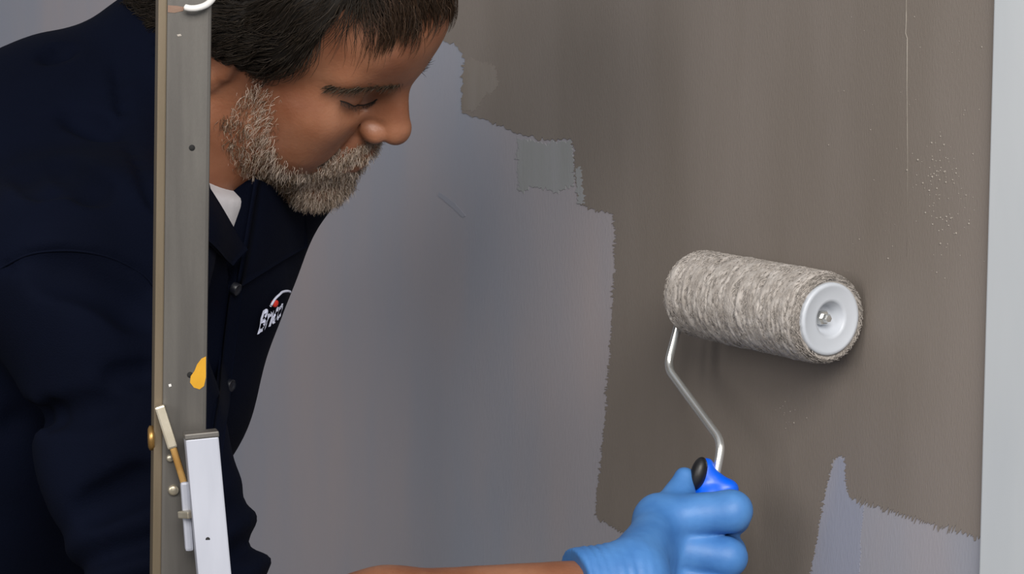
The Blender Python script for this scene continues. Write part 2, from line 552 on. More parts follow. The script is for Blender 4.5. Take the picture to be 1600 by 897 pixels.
def surface_nets(F, xs, ys, zs):
    S = F < 0
    sh = np.array(F.shape) - 1
    cnt = np.zeros(sh, np.uint8)
    for a in (0, 1):
        for b in (0, 1):
            for c in (0, 1):
                cnt += S[a:a + sh[0], b:b + sh[1], c:c + sh[2]]
    I = np.argwhere((cnt > 0) & (cnt < 8))
    vid = np.full(sh, -1, np.int32)
    vid[I[:, 0], I[:, 1], I[:, 2]] = np.arange(len(I))
    acc = np.zeros((len(I), 3)); num = np.zeros(len(I))
    i, j, k = I.T
    corners = [(a, b, c) for a in (0, 1) for b in (0, 1) for c in (0, 1)]
    for p in corners:
        for ax in range(3):
            if p[ax] == 1: continue
            q = list(p); q[ax] = 1
            f0 = F[i + p[0], j + p[1], k + p[2]]; f1 = F[i + q[0], j + q[1], k + q[2]]
            m = (f0 < 0) != (f1 < 0)
            t = np.where(m, f0 / np.where(m, f0 - f1, 1), 0)
            A = np.stack([xs[i + p[0]], ys[j + p[1]], zs[k + p[2]]], 1)
            B = np.stack([xs[i + q[0]], ys[j + q[1]], zs[k + q[2]]], 1)
            acc += np.where(m[:, None], A + (B - A) * t[:, None], 0); num += m
    V = acc / num[:, None]
    quads = []
    for ax in range(3):
        sl0 = [slice(1, -1)] * 3; sl1 = [slice(1, -1)] * 3
        sl0[ax] = slice(0, -1); sl1[ax] = slice(1, None)
        a = S[tuple(sl0)]; b = S[tuple(sl1)]
        E_ = np.argwhere(a != b)
        ins = a[E_[:, 0], E_[:, 1], E_[:, 2]]
        E_ = E_ + np.array([0 if n == ax else 1 for n in range(3)])
        o1, o2 = [(1, 2), (2, 0), (0, 1)][ax]
        def cell(d1, d2):
            c = E_.copy(); c[:, o1] += d1; c[:, o2] += d2
            return vid[c[:, 0], c[:, 1], c[:, 2]]
        q = np.stack([cell(-1, -1), cell(0, -1), cell(0, 0), cell(-1, 0)], 1)
        q[~ins] = q[~ins][:, ::-1]
        quads.append(q)
    return V, np.vstack(quads)

def smooth_mesh(V, Q, it=1, lam=0.5):
    for _ in range(it):
        acc = np.zeros_like(V); n = np.zeros(len(V))
        for a, b in ((0, 1), (1, 2), (2, 3), (3, 0)):
            np.add.at(acc, Q[:, a], V[Q[:, b]]); np.add.at(n, Q[:, a], 1)
            np.add.at(acc, Q[:, b], V[Q[:, a]]); np.add.at(n, Q[:, b], 1)
        V = V + lam * (acc / np.maximum(n, 1)[:, None] - V)
    return V

# ------------------------------------------------------------------ the painter: pose
C2W = np.stack([CR, CU, CB], 1)                            # camera axes -> world
def ortho(f, l):
    f = nrm(f); l = nrm(np.asarray(l) - (np.asarray(l) @ f) * f)
    return np.stack([f, l, np.cross(f, l)], 1)
HR = C2W @ ortho((0.765, -0.625, 0.16), (0.50, 0.42, -0.755))   # head axes: forward, left, up
HEAD = P(446, 42, 1.90)
def H(x, y, z):
    return HEAD + HR @ (np.array([x, y, z]) / 1000.0)

NECK = P(292, 212, 1.925)
SR = P(140, 425, 1.755)                                    # right shoulder joint (near)
SL = P(408, 222, 2.03)                                     # left shoulder joint (far)
PEL = P(-15, 1190, 1.95)
TU = nrm(NECK - PEL)
TL = SL - SR; TL = nrm(TL - (TL @ TU) * TU)
TF = np.cross(TL, TU)
TF, TL = TF * math.cos(0.40) - TL * math.sin(0.40), TL * math.cos(0.40) + TF * math.sin(0.40)   # chest turned a little to the room
TR = np.stack([TF, TL, TU], 1)
def T(f, l, u):                                            # torso place relative to the neck base, metres
    return NECK + TR @ np.array([f, l, u])
ELB = P(310, 1036, 1.70)
WRI = P(985, 914, 1.80)

# roller geometry needed by the hand
RA = WDIR.copy()                                           # roller axis, towards the right end
RL, RRAD = 0.160, 0.0335
r2 = ray(1120, 738)
dh = ((ROLL_C - CAM) @ RA - 0.0) / (r2 @ RA)
H1 = CAM + r2 * dh                                         # top of the handle
HV = nrm(H1 - ROLL_C)                                      # down the handle

# ------------------------------------------------------------------ right hand on the handle
G1 = nrm(-ray(1100, 800) - (-ray(1100, 800) @ HV) * HV)    # from handle towards the camera
G2 = nrm(np.cross(HV, G1)); G2 = G2 if G2[0] > 0 else -G2  # towards the right
def grip(t, deg, rad):
    a = math.radians(deg)
    return H1 + HV * t + (G1 * math.cos(a) + G2 * math.sin(a)) * rad

def hand_right(Fd, g=0.0):
    """skin radius + g; returns nothing"""
    ts = [0.0235, 0.055, 0.081, 0.103]
    rad = [0.0122, 0.0116, 0.0110, 0.0098]
    mcp, specs = [], []
    for n, (t, r) in enumerate(zip(ts, rad)):
        m = grip(t + (0.019, 0.010, 0.006, 0.004)[n], -52 + 2 * n, 0.041 - 0.001 * n)
        p = grip(t + 0.003 * (1 if n else 0.3), (30, 41, 43, 45)[n], 0.0335)
        d = grip(t + (0.006 if n == 0 else 0.001), 126 if n == 0 else 112, 0.0230 if n == 0 else 0.0255)
        e = grip(t - 0.001, 190, 0.0225)
        mcp.append(m)
        Fd.chain([m, p, d, e], [r * 1.22 + g, r * 1.12 + g, r * 0.98 + g, r * 0.85 + g], 0.005)
    wr_u = WRI + nrm(mcp[0] - mcp[3]) * 0.013
    wr_d = WRI - nrm(mcp[0] - mcp[3]) * 0.013
    for n, m in enumerate(mcp):
        w = wr_u * (1 - n / 3) + wr_d * n / 3
        Fd.cone(w, m, 0.0185 + g, 0.0130 + g, 0.014)
    # palm bulk and thumb
    Fd.cone(WRI * 0.5 + mcp[1] * 0.5 - G1 * 0.012, mcp[2] - G1 * 0.014, 0.017 + g, 0.012 + g, 0.015)
    th = [WRI * 0.62 + mcp[0] * 0.38 - G1 * 0.016, P(1044, 815, 1.876), P(1060, 780, 1.886), P(1070, 746, 1.892)]
    Fd.chain(th, [0.0150 + g, 0.0122 + g, 0.0095 + g, 0.0068 + g], 0.008)
    # forearm side of the wrist
    Fd.cone(WRI, WRI + nrm(ELB - WRI) * 0.03, 0.0265 + g, 0.0285 + g, 0.012)
    return mcp

# left arm hangs on the far side of the body
ELL = P(205, 690, 2.10)
WRL = P(165, 1130, 2.10)
def hand_left(Fd, g=0.0):
    ax = nrm(WRL - ELL)
    side = nrm(TF - (TF @ ax) * ax)
    pal = nrm(np.cross(ax, side)); pal = pal if pal @ TL < 0 else -pal     # palm looks at the body
    for n in range(4):
        off = (0.028 - 0.019 * n)
        m = WRL + ax * (0.092 - 0.004 * abs(n - 1)) + side * off
        L = [0.044, 0.047, 0.044, 0.036][n]
        p = m + nrm(ax + 0.35 * pal) * L
        d = p + nrm(ax + 0.9 * pal) * L * 0.62
        e = d + nrm(ax + 1.3 * pal) * L * 0.5
        Fd.chain([m, p, d, e], [0.0108 + g, 0.0100 + g, 0.0092 + g, 0.0078 + g], 0.003)
        Fd.cone(WRL + side * off * 0.5, m, 0.0185 + g, 0.0125 + g, 0.013)
    b = WRL + ax * 0.03 + side * 0.024 + pal * 0.008
    Fd.chain([b, b + nrm(ax + 0.9 * side + 0.4 * pal) * 0.045, b + nrm(ax + 0.75 * side + 0.5 * pal) * 0.078, b + nrm(ax + 0.6 * side + 0.55 * pal) * 0.104],
             [0.0155 + g, 0.0128 + g, 0.011 + g, 0.009 + g], 0.009)
    Fd.cone(WRL, WRL - ax * 0.03, 0.0265 + g, 0.0285 + g, 0.012)

# ------------------------------------------------------------------ body: one continuous surface
HIPR, HIPL = PEL - TL * 0.09, PEL + TL * 0.09
def leg_pts(hip, s):
    foot = np.array([hip[0] + 0.02, hip[1] + s * 0.03, 0.085])
    knee = (hip + foot) / 2 + np.array([0.035, -0.01, 0.0])
    return hip, knee, foot
LEGS = [leg_pts(HIPR, -1), leg_pts(HIPL, 1)]
FDIR = nrm(np.array([TF[0], TF[1], 0]))

def he(F_, c, r, k, mode='add'):
    F_.ell(H(*c), np.array(r) / 1000.0, HR, k / 1000.0, mode)
def hc(F_, a, b, ra, rb, k, mode='add'):
    F_.cone(H(*a), H(*b), ra / 1000.0, rb / 1000.0, k / 1000.0, mode)

body = Field()
he(body, (2, 0, 48), (97, 76, 80), 40)
he(body, (46, 0, -22), (50, 56, 82), 28)
for s in (-1, 1):
    hc(body, (8, 60 * s, 4), (4, 57 * s, -56), 15, 15, 18)
    hc(body, (4, 57 * s, -56), (76, 12 * s, -91), 15, 15, 20)
    he(body, (66, 43 * s, -8), (24, 20, 19), 20)
    he(body, (58, 42 * s, -38), (26, 19, 30), 26)
he(body, (80, 0, -90), (19, 23, 19), 16)
he(body, (79, 0, -46), (23, 33, 30), 16)
for s in (-1, 1):
    hc(body, (92, 6 * s, 37), (76, 44 * s, 37), 9.5, 8.5, 12)
he(body, (84, 0, 66), (22, 46, 30), 24)
for s in (-1, 1):
    he(body, (97, 31 * s, 16), (18, 19, 14), 9, 'sub')
    he(body, (74.5, 31 * s, 15), (14, 15.5, 14), 4)                        # eyeball under its lids
    hc(body, (92, 16 * s, 18), (84, 46 * s, 22), 1.0, 1.0, 3.5, 'sub')      # crease of the upper lid
    hc(body, (85, 20 * s, -1), (74, 44 * s, -1), 3.2, 2.6, 7)               # lower lid bag
    hc(body, (92, 15 * s, 5), (84, 34 * s, -5), 0.7, 0.5, 4, 'sub')
    hc(body, (78, 47 * s, 8), (68, 56 * s, 4), 0.5, 0.4, 3, 'sub')
hc(body, (93, 0, 27), (113, 0, -5), 7.0, 9.0, 9)
hc(body, (94, 0, 27), (96, 0, 0), 9.0, 14.0, 10)
he(body, (112.5, 0, -11), (11.5, 11.5, 10.5), 6)
for s in (-1, 1):
    he(body, (100.5, 12 * s, -15.5), (11.5, 8.5, 8.6), 4)
    hc(body, (90.5, 20 * s, -11), (94, 21 * s, -23), 1.2, 1.2, 4, 'sub')    # crease behind the nostril wing
    he(body, (105, 7 * s, -25), (6.5, 3.6, 5), 2, 'sub')
    hc(body, (96, 24 * s, -24), (84, 37 * s, -50), 1.2, 1.0, 9, 'sub')      # smile fold
    hc(body, (101, 4 * s, -44), (86, 26 * s, -52), 5.0, 3.0, 5)
    hc(body, (98, 4 * s, -58), (85, 24 * s, -55), 6.0, 3.0, 5)
    hc(body, (105, 0, -51), (88, 27 * s, -54), 1.2, 1.0, 3, 'sub')
    # ear
    hc(body, (-2, 72 * s, -18), (-8, 79 * s, 18), 8, 11, 8)
    he(body, (-8, 80 * s, 4), (17, 6.5, 31), 4)
    he(body, (-4, 87 * s, 5), (9, 5, 18), 4, 'sub')
    hc(body, (4, 78 * s, -6), (4, 78 * s, 4), 5, 5, 4)
he(body, (-20, 0, -28), (60, 54, 40), 25)
# neck and torso core
body.cone(H(-36, 6, -24), NECK + TU * 0.02, 0.053, 0.056, 0.03)
body.cone(H(22, 2, -58), T(0.020, 0, -0.02), 0.026, 0.030, 0.025)
body.cone(H(-14, -52, -34), T(0.01, -0.02, -0.03), 0.013, 0.012, 0.02)
body.cone(H(-14, 52, -34), T(0.01, 0.02, -0.03), 0.013, 0.012, 0.02)
body.ell(T(-0.03, 0, -0.19) - CR * 0.015, (0.080, 0.120, 0.17), TR, 0.04)
body.ell(T(-0.02, 0, -0.42) - CR * 0.03, (0.085, 0.110, 0.17), TR, 0.04)
for S_ in (SR, SL):
    body.cone(S_, T(-0.05, 0, -0.06), 0.040, 0.040, 0.03)
body.cone(SR, ELB, 0.040, 0.040, 0.03)
body.cone(ELB, WRI + nrm(ELB - WRI) * 0.18, 0.038, 0.040, 0.015)
body.cone(WRI + nrm(ELB - WRI) * 0.18, WRI, 0.040, 0.020, 0.015)
body.cone(SL, ELL, 0.044, 0.036, 0.03)
body.cone(ELL, WRL, 0.037, 0.024, 0.015)
for hip, knee, foot in LEGS:
    body.cone(hip, knee, 0.078, 0.050, 0.04)
    body.cone(knee, foot, 0.048, 0.034, 0.02)
    body.cone(foot - np.array([0, 0, 0.03]), foot + FDIR * 0.13 - np.array([0, 0, 0.045]), 0.034, 0.026, 0.02)
for mp_ in (WRI * 0.3 + grip(0.06, -52, 0.040) * 0.7,):
    body.cone(WRI, mp_, 0.018, 0.012, 0.01)
body.cone(WRL, WRL + nrm(WRL - ELL) * 0.08, 0.018, 0.014, 0.01)

HB = np.array([H(x, y, z) for x in (-100, 125) for y in (-92, 92) for z in (-118, 130)])
hlo, hhi = HB.min(0), HB.max(0)
# only the part of the box that really holds the face is sampled finely
fl, fh = np.minimum(H(60, -20, -10) - 0.11, H(-6, -80, 0) - 0.03), np.maximum(H(60, -20, -10) + 0.105, H(-6, -80, 0) + 0.03)
xs = axis_pts(-0.62, 0.22, 0.009, [(fl[0], fh[0], 0.0015)])
ys = axis_pts(1.52, 2.36, 0.009, [(fl[1], fh[1], 0.0015)])
zs = axis_pts(-0.01, 1.80, 0.012, [(fl[2], fh[2], 0.0015), (1.20, 1.62, 0.008)])
F = body.grid(xs, ys, zs)
BV, BQ = surface_nets(F, xs, ys, zs)
del F

person = empty('person', (PEL[0] + 0.02, PEL[1], 0.0))
tag(person, 'bearded man in navy work shirt and blue gloves, leaning forward, eyes lowered', 'person')
body_o = mesh_np('body', BV, BQ, M['skin'], person)

# ------------------------------------------------------------------ gloves
def glove(name, fn, wrist, elbow, label):
    Fg = Field()
    fn(Fg, 0.0012)
    ax = nrm(elbow - wrist)
    Fg.cone(wrist + ax * 0.02, wrist + ax * 0.044, 0.0300, 0.0325, 0.008)
    ringp = wrist + ax * 0.040
    # open, slightly rolled cuff and creases round the wrist
    def cut(X, Y, Z):
        return (X - ringp[0]) * ax[0] + (Y - ringp[1]) * ax[1] + (Z - ringp[2]) * ax[2]
    Fg.func(cut, wrist - 0.3, wrist + 0.3, 0.002, 'int')
    pts = np.vstack([o[1] for o in Fg.ops[:-1]] + [o[2] for o in Fg.ops[:-1]])
    c = wrist.copy()
    def wr(X, Y, Z):
        s = (X - c[0]) * ax[0] + (Y - c[1]) * ax[1] + (Z - c[2]) * ax[2]
        w = np.exp(-((s - 0.020) / 0.022) ** 2)
        q = 0.35 * np.sin(70 * X + 1.0) + 0.35 * np.sin(60 * Z + 50 * Y)
        return -0.0008 * w * (0.6 + 0.4 * np.sin(150 * X - 90 * Z)) * np.sin(2 * math.pi * s / (0.0072 + 0.0016 * np.sin(40 * Z + 30 * X)) + 6 * q) - 0.0006 * np.sin(95 * X + 60 * Z) * np.sin(110 * Y - 40 * X + 70 * Z)
    Fg.func(wr, pts.min(0), pts.max(0))
    lo, hi = pts.min(0) - 0.012, pts.max(0) + 0.012
    g = [np.arange(lo[i], hi[i], 0.0016) for i in range(3)]
    F = Fg.grid(*g)
    V, Q = surface_nets(F, *g)
    V = smooth_mesh(V, Q, 1, 0.4)
    o = mesh_np(name, V, Q, M['glove'], person)
    o['label'] = label
    return o, Fg
glove_r, GF = glove('glove', hand_right, WRI, ELB, 'pale blue nitrile glove closed around the roller handle')
glove_l, _ = glove('glove', hand_left, WRL, ELL, 'pale blue nitrile glove on the hanging hand')

# ------------------------------------------------------------------ clothes
shirt = Field()
def torso_cloth(Fd, g):
    Fd.ell(T(-0.020, -0.01, -0.17) - CR * 0.021, (0.120 + g, 0.165 + g, 0.20 + g), TR, 0.05)
    Fd.ell(T(-0.055, 0, -0.10) - CR * 0.012, (0.105 + g, 0.155 + g, 0.15 + g), TR, 0.05)
    Fd.ell(T(-0.035, 0, -0.38) - CR * 0.047, (0.112 + g, 0.150 + g, 0.22 + g), TR, 0.05)
    Fd.cone(SR, NECK - TU * 0.03 - TF * 0.02, 0.060 + g, 0.052 + g, 0.05)
    Fd.cone(SL, NECK - TU * 0.03 - TF * 0.02, 0.056 + g, 0.052 + g, 0.05)
torso_cloth(shirt, 0.012)
shirt.cone(NECK - TU * 0.03 - TF * 0.01, NECK + TU * 0.042 - TF * 0.034, 0.084, 0.074, 0.02)
# sleeves
cuffR = SR + (ELB - SR) * 0.93
shirt.cone(SR, SR + (ELB - SR) * 0.45, 0.070, 0.062, 0.04)
shirt.cone(SR + (ELB - SR) * 0.45, cuffR, 0.062, 0.056, 0.02)
shirt.cone(cuffR, SR + (ELB - SR) * 0.86, 0.059, 0.059, 0.004)
cuffL = SL + (ELL - SL) * 1.0
shirt.cone(SL, cuffL, 0.060, 0.056, 0.04)

def wob(X, Y, Z):
    s = (X - SR[0]) * TL[0] + (Y - SR[1]) * TL[1] + (Z - SR[2]) * TL[2]
    f = (X - SR[0]) * TF[0] + (Y - SR[1]) * TF[1] + (Z - SR[2]) * TF[2]
    u = (X - SR[0]) * TU[0] + (Y - SR[1]) * TU[1] + (Z - SR[2]) * TU[2]
    a = np.sin(38 * u + 16 * f + 2.0 * np.sin(9 * s + 5 * f)) * np.sin(13 * s + 9 * u + 1.3)
    b = np.sin(60 * u - 25 * f + 2.5 * np.sin(14 * f + 6 * s) + 0.7)
    c_ = np.sin(26 * f + 30 * s + 3 * np.sin(11 * u))
    return 0.0042 * a + 0.0018 * b + 0.0016 * c_
lo, hi = T(0, 0, -0.3) - 0.6, T(0, 0, -0.3) + 0.6
shirt.func(wob, lo, hi)
# bunched folds on the sleeve above the elbow
sax = nrm(ELB - SR)
def bunch(X, Y, Z):
    x, y, z = X - SR[0], Y - SR[1], Z - SR[2]
    s = x * sax[0] + y * sax[1] + z * sax[2]
    w = 1 / (1 + np.exp(-(s - 0.185) / 0.010)) / (1 + np.exp((s - 0.30) / 0.01))
    rr = np.sqrt(np.maximum((x - s * sax[0]) ** 2 + (y - s * sax[1]) ** 2 + (z - s * sax[2]) ** 2, 0))
    w = w * (rr < 0.11)
    return 0.0060 * w * np.sin(2 * math.pi * s / 0.030 + 2.2 * np.sin(22 * y + 18 * x))
shirt.func(bunch, SR - 0.35, SR + 0.4)
# creases seen on the back and sleeve, found on the cloth itself
base_shirt = Field(); base_shirt.ops = list(shirt.ops)
creases = [([(0, 424), (40, 404), (80, 397), (130, 398), (180, 410), (225, 435), (246, 460)], 0.0030, 0.005),
           ([(78, 250), (118, 272), (158, 303)], 0.0060, 0.016),
           ([(30, 262), (55, 282), (85, 290)], 0.0055, 0.014),
           ([(70, 90), (90, 82), (108, 76)], 0.0030, 0.010),
           ([(110, 180), (150, 195), (175, 208)], 0.0035, 0.016),
           ([(183, 100), (195, 190), (222, 270), (246, 330)], 0.0030, 0.006),
           ([(60, 425), (120, 432), (180, 460), (230, 500)], 0.0050, 0.018),
           ([(20, 660), (110, 645), (190, 630)], 0.0050, 0.016),
           ([(130, 800), (190, 770), (235, 745)], 0.0050, 0.016),
           ([(170, 590), (210, 585), (245, 580)], 0.0030, 0.012)]
for px, r, k in creases:
    pts = [base_shirt.hit(*p) for p in px]
    pts = [p for p in pts if p is not None]
    if len(pts) > 1:
        pts = smooth_path(pts, 4)
        shirt.chain(pts, [r * 0.6] + [r] * (len(pts) - 2) + [r * 0.3], k, 'sub')
# opening below the neck, cut as a V through the front of the shirt
def tc(p):
    return TR.T @ (np.asarray(p) - NECK)
vA, vN, vF = [tc(base_shirt.hit(*q)) for q in ((364, 452), (327, 312), (402, 285))]
def neck_cut(X, Y, Z):
    x, y, z = X - NECK[0], Y - NECK[1], Z - NECK[2]
    f = x * TF[0] + y * TF[1] + z * TF[2]
    l = x * TL[0] + y * TL[1] + z * TL[2]
    u = x * TU[0] + y * TU[1] + z * TU[2]
    du = np.maximum(u - vA[2], -0.02)
    ln_ = vA[1] - 0.002 + (vN[1] - vA[1]) / (vN[2] - vA[2]) * du
    lf_ = vA[1] + 0.002 + (vF[1] - vA[1]) / (vF[2] - vA[2]) * du
    d1 = np.maximum(np.maximum(ln_, -0.060) - l, l - np.minimum(lf_, 0.085))
    return np.maximum(d1, 0.0 - f)
shirt.func(neck_cut, T(0, 0, 0) - 0.2, T(0, 0, 0) + 0.2, 0.003, 'sub')
# sleeves and hem are open: the arm comes out of the cuff
shirt.cone(cuffR - sax * 0.012, cuffR + sax * 0.09, 0.049, 0.049, 0.003, 'sub')
pts = np.vstack([o[1] for o in base_shirt.ops[:10]] + [o[2] for o in base_shirt.ops[:10]])
lo, hi = pts.min(0) - 0.03, pts.max(0) + 0.03
def hem(X, Y, Z):
    return -((X - NECK[0]) * TU[0] + (Y - NECK[1]) * TU[1] + (Z - NECK[2]) * TU[2]) - 0.56
shirt.func(hem, lo, hi, 0.003, 'int')
g = [np.arange(lo[i], hi[i], 0.004) for i in range(3)]
F = shirt.grid(*g)
V, Q = surface_nets(F, *g)
shirt_o = mesh_np('work_shirt', V, Q, M['navy'], person)
shirt_o['label'] = 'dark navy work shirt with open collar and rolled sleeves'

# white undershirt inside the opening
ts = Field()
torso_cloth(ts, -0.006)
ts.cone(NECK - TU * 0.06 - TF * 0.015, NECK + TU * 0.03 + TF * 0.0, 0.076, 0.062, 0.02)
def ts_cut(X, Y, Z):
    return ((X - NECK[0]) * TU[0] + (Y - NECK[1]) * TU[1] + (Z - NECK[2]) * TU[2]) + 0.35 * ((X - NECK[0]) * TF[0] + (Y - NECK[1]) * TF[1] + (Z - NECK[2]) * TF[2]) + 0.010
ts.func(ts_cut, lo, hi, 0.003, 'int')
ts.func(lambda X, Y, Z: hem(X, Y, Z) + 0.02, lo, hi, 0.003, 'int')
F = ts.grid(*g)
V, Q = surface_nets(F, *g)
tshirt = mesh_np('t_shirt', V, Q, M['white_cotton'], person)
tshirt['label'] = 'white t-shirt showing at the open collar'

# trousers and shoes
tr = Field()
tr.ell(PEL + TU * 0.02, (0.118, 0.165, 0.13), TR, 0.05)
for hip, knee, foot in LEGS:
    tr.cone(hip, knee, 0.092, 0.072, 0.05)
    tr.cone(knee, foot + np.array([0, 0, 0.0]), 0.070, 0.064, 0.03)
tr.func(lambda X, Y, Z: 0.005 * np.sin(40 * Z + 3 * np.sin(20 * X)) * np.sin(25 * X + 30 * Y), PEL - np.array([0.3, 0.3, 1.0]), PEL + 0.3)
tr.func(lambda X, Y, Z: 0.06 - Z + 0 * X + 0 * Y, PEL - np.array([0.4, 0.4, 1.0]), PEL + 0.3, 0.003, 'int')
lo, hi = PEL - np.array([0.32, 0.32, 1.0]), PEL + np.array([0.32, 0.32, 0.22])
lo[2] = 0.0
g = [np.arange(lo[i], hi[i], 0.009) for i in range(3)]
F = tr.grid(*g, pad=0.03)
V, Q = surface_nets(F, *g)
mesh_np('trousers', V, Q, M['trouser'], person)
for hip, knee, foot in LEGS:
    sh = Field()
    f0 = np.array([foot[0], foot[1], 0.045])
    sh.cone(f0 - FDIR * 0.05, f0 + FDIR * 0.16 - np.array([0, 0, 0.008]), 0.044, 0.040, 0.02)
    sh.cone(f0, f0 + np.array([0, 0, 0.06]), 0.046, 0.045, 0.02)
    sh.func(lambda X, Y, Z: -Z + 0 * X + 0 * Y, f0 - 0.3, f0 + 0.3, 0.003, 'int')
    lo, hi = f0 - np.array([0.27, 0.27, 0.06]), f0 + np.array([0.27, 0.27, 0.13])
    g = [np.arange(lo[i], hi[i], 0.005) for i in range(3)]
    F = sh.grid(*g)
    V, Q = surface_nets(F, *g)
    mesh_np('shoe', V, Q, M['shoe'], person)

# ------------------------------------------------------------------ shirt details
def sheet(name, c00, c10, c11, c01, off, thick, m, parent, nu=14, nv=14, field=None, bulge=0.0):
    """a thickened cloth leaf lying on the garment between four corners"""
    field = field or base_shirt
    pts = np.zeros((nu, nv, 3)); last = None
    dep = np.full((nu, nv), np.nan)
    px = np.zeros((nu, nv, 2))
    for i in range(nu):
        for j in range(nv):
            a, b = i / (nu - 1), j / (nv - 1)
            px[i, j] = (1 - a) * (1 - b) * np.array(c00) + a * (1 - b) * np.array(c10) + a * b * np.array(c11) + (1 - a) * b * np.array(c01)
            h = field.hit(*px[i, j])
            if h is not None:
                dep[i, j] = to_px(h)[2]
    med = np.nanmedian(dep)
    dep[np.isnan(dep)] = np.nanmax(dep)
    for _ in range(3):
        p_ = np.pad(dep, 1, mode='edge')
        dep = 0.5 * dep + 0.125 * (p_[:-2, 1:-1] + p_[2:, 1:-1] + p_[1:-1, :-2] + p_[1:-1, 2:])
    for i in range(nu):
        for j in range(nv):
            pts[i, j] = P(px[i, j, 0], px[i, j, 1], dep[i, j])
    du = np.gradient(pts, axis=0); dv = np.gradient(pts, axis=1)
    no = np.cross(du, dv); no /= np.linalg.norm(no, axis=2, keepdims=True) + 1e-12
    if (no.mean((0, 1)) @ (CAM - pts.mean((0, 1)))) < 0: no = -no
    A = np.linspace(0, 1, nu)[:, None, None]; B = np.linspace(0, 1, nv)[None, :, None]
    lift = off + bulge * np.sin(math.pi * A) * np.sin(math.pi * B)
    top = pts + no * lift; bot = pts + no * (lift - thick)
    V = np.vstack([top.reshape(-1, 3), bot.reshape(-1, 3)])
    n = nu * nv
    idx = np.arange(n).reshape(nu, nv)
    Q = []
    for i in range(nu - 1):
        for j in range(nv - 1):
            q = (idx[i, j], idx[i + 1, j], idx[i + 1, j + 1], idx[i, j + 1])
            Q.append(q); Q.append(tuple(n + x for x in q[::-1]))
    rim = list(idx[:, 0]) + list(idx[-1, 1:]) + list(idx[::-1, -1][1:]) + list(idx[0, ::-1][1:-1])
    for x, y in zip(rim, rim[1:] + rim[:1]):
        Q.append((x, y, n + y, n + x))
    return mesh_np(name, V, np.array(Q), m, parent)

sheet('collar', (292, 262), (376, 390), (353, 410), (270, 340), 0.006, 0.003, M['navy'], shirt_o, bulge=0.003)
sheet('collar', (396, 280), (472, 316), (472, 384), (368, 446), 0.005, 0.004, M['navy'], shirt_o, bulge=0.003)
sheet('placket', (356, 446), (376, 446), (340, 735), (322, 735), 0.003, 0.003, M['navy'], shirt_o, 6, 24)
# shoulder seam: a raised double stitch along the armhole
seam = [shirt.hit(*p) for p in [(0, 419), (40, 399), (80, 392), (130, 393), (180, 405), (225, 430), (246, 455)]]
seam = smooth_path([p for p in seam if p is not None], 6)
V, Q = tube_np(seam, 0.0010, 6)
mesh_np('armhole_seam', V, Q, M['navy'], shirt_o)
for (bx, by) in ((361, 448), (352, 600)):
    c = base_shirt.hit(bx, by)
    if c is not None:
        n_ = base_shirt.normal([c])[0]
        V, Q = lathe_np([(0.002, 0.0046), (0.0062, 0.0046), (0.0068, 0.0040), (0.0058, 0.0032), (0.0057, 0.0001)], c, n_, 20)
        mesh_np('button', V, Q, M['button'], shirt_o)

# embroidered lettering on the left breast
def chest_point(l, u, off):
    fs = np.arange(0.16, -0.15, -0.0015)
    pts = NECK + fs[:, None] * TF + l * TL + u * TU
    f = base_shirt.at(pts)
    i = np.argmax(f < 0)
    return pts[max(i - 1, 0)] + TF * off
lg = tc(base_shirt.hit(405, 521))
lg2 = tc(base_shirt.hit(405, 486))
cu = bpy.data.curves.new('logo_text', 'FONT')
cu.body = 'Br\u0131co'
cu.size = 1.0
cu.offset = 0.018
cu.resolution_u = 4
cu.extrude = 0.0
to = bpy.data.objects.new('logo_text', cu)
COL.objects.link(to)
bpy.context.view_layer.update()
tm = bpy.data.meshes.new_from_object(to.evaluated_get(bpy.context.evaluated_depsgraph_get()))
bpy.data.objects.remove(to)
LS = 0.0255
tilt = 0.26
def logo_place(x, y, off=0.0030):
    l = lg[1] - 0.011 + LS * 0.72 * x
    u = lg[2] + LS * (y + tilt * x)
    return chest_point(l, u, off)
bm = bmesh.new(); bm.from_mesh(tm)
bmesh.ops.triangulate(bm, faces=bm.faces)
bmesh.ops.subdivide_edges(bm, edges=[e for e in bm.edges if e.calc_length() > 0.25], cuts=2)
bmesh.ops.triangulate(bm, faces=bm.faces)
for v in bm.verts:
    v.co = Vector(logo_place(v.co.x, v.co.y))
bm_obj('breast_logo', bm, M['logo_white'], shirt_o)
arc = [logo_place(x, y, 0.0032) for x, y in ((0.62, 0.72), (0.95, 0.84), (1.35, 0.88), (1.8, 0.84), (2.4, 0.72), (2.9, 0.56))]
V, Q = tube_np(smooth_path(arc, 5), 0.0010, 6)
mesh_np('logo_arc', V, Q, M['logo_white'], shirt_o)
c = logo_place(1.08, 0.68, 0.0030)
V, Q = lathe_np([(-0.002, 0.0028), (0.0008, 0.0028), (0.0012, 0.0018), (0.0013, 0.0001)], c, TF, 14)
mesh_np('logo_dot', V, Q, M['logo_red'], shirt_o)

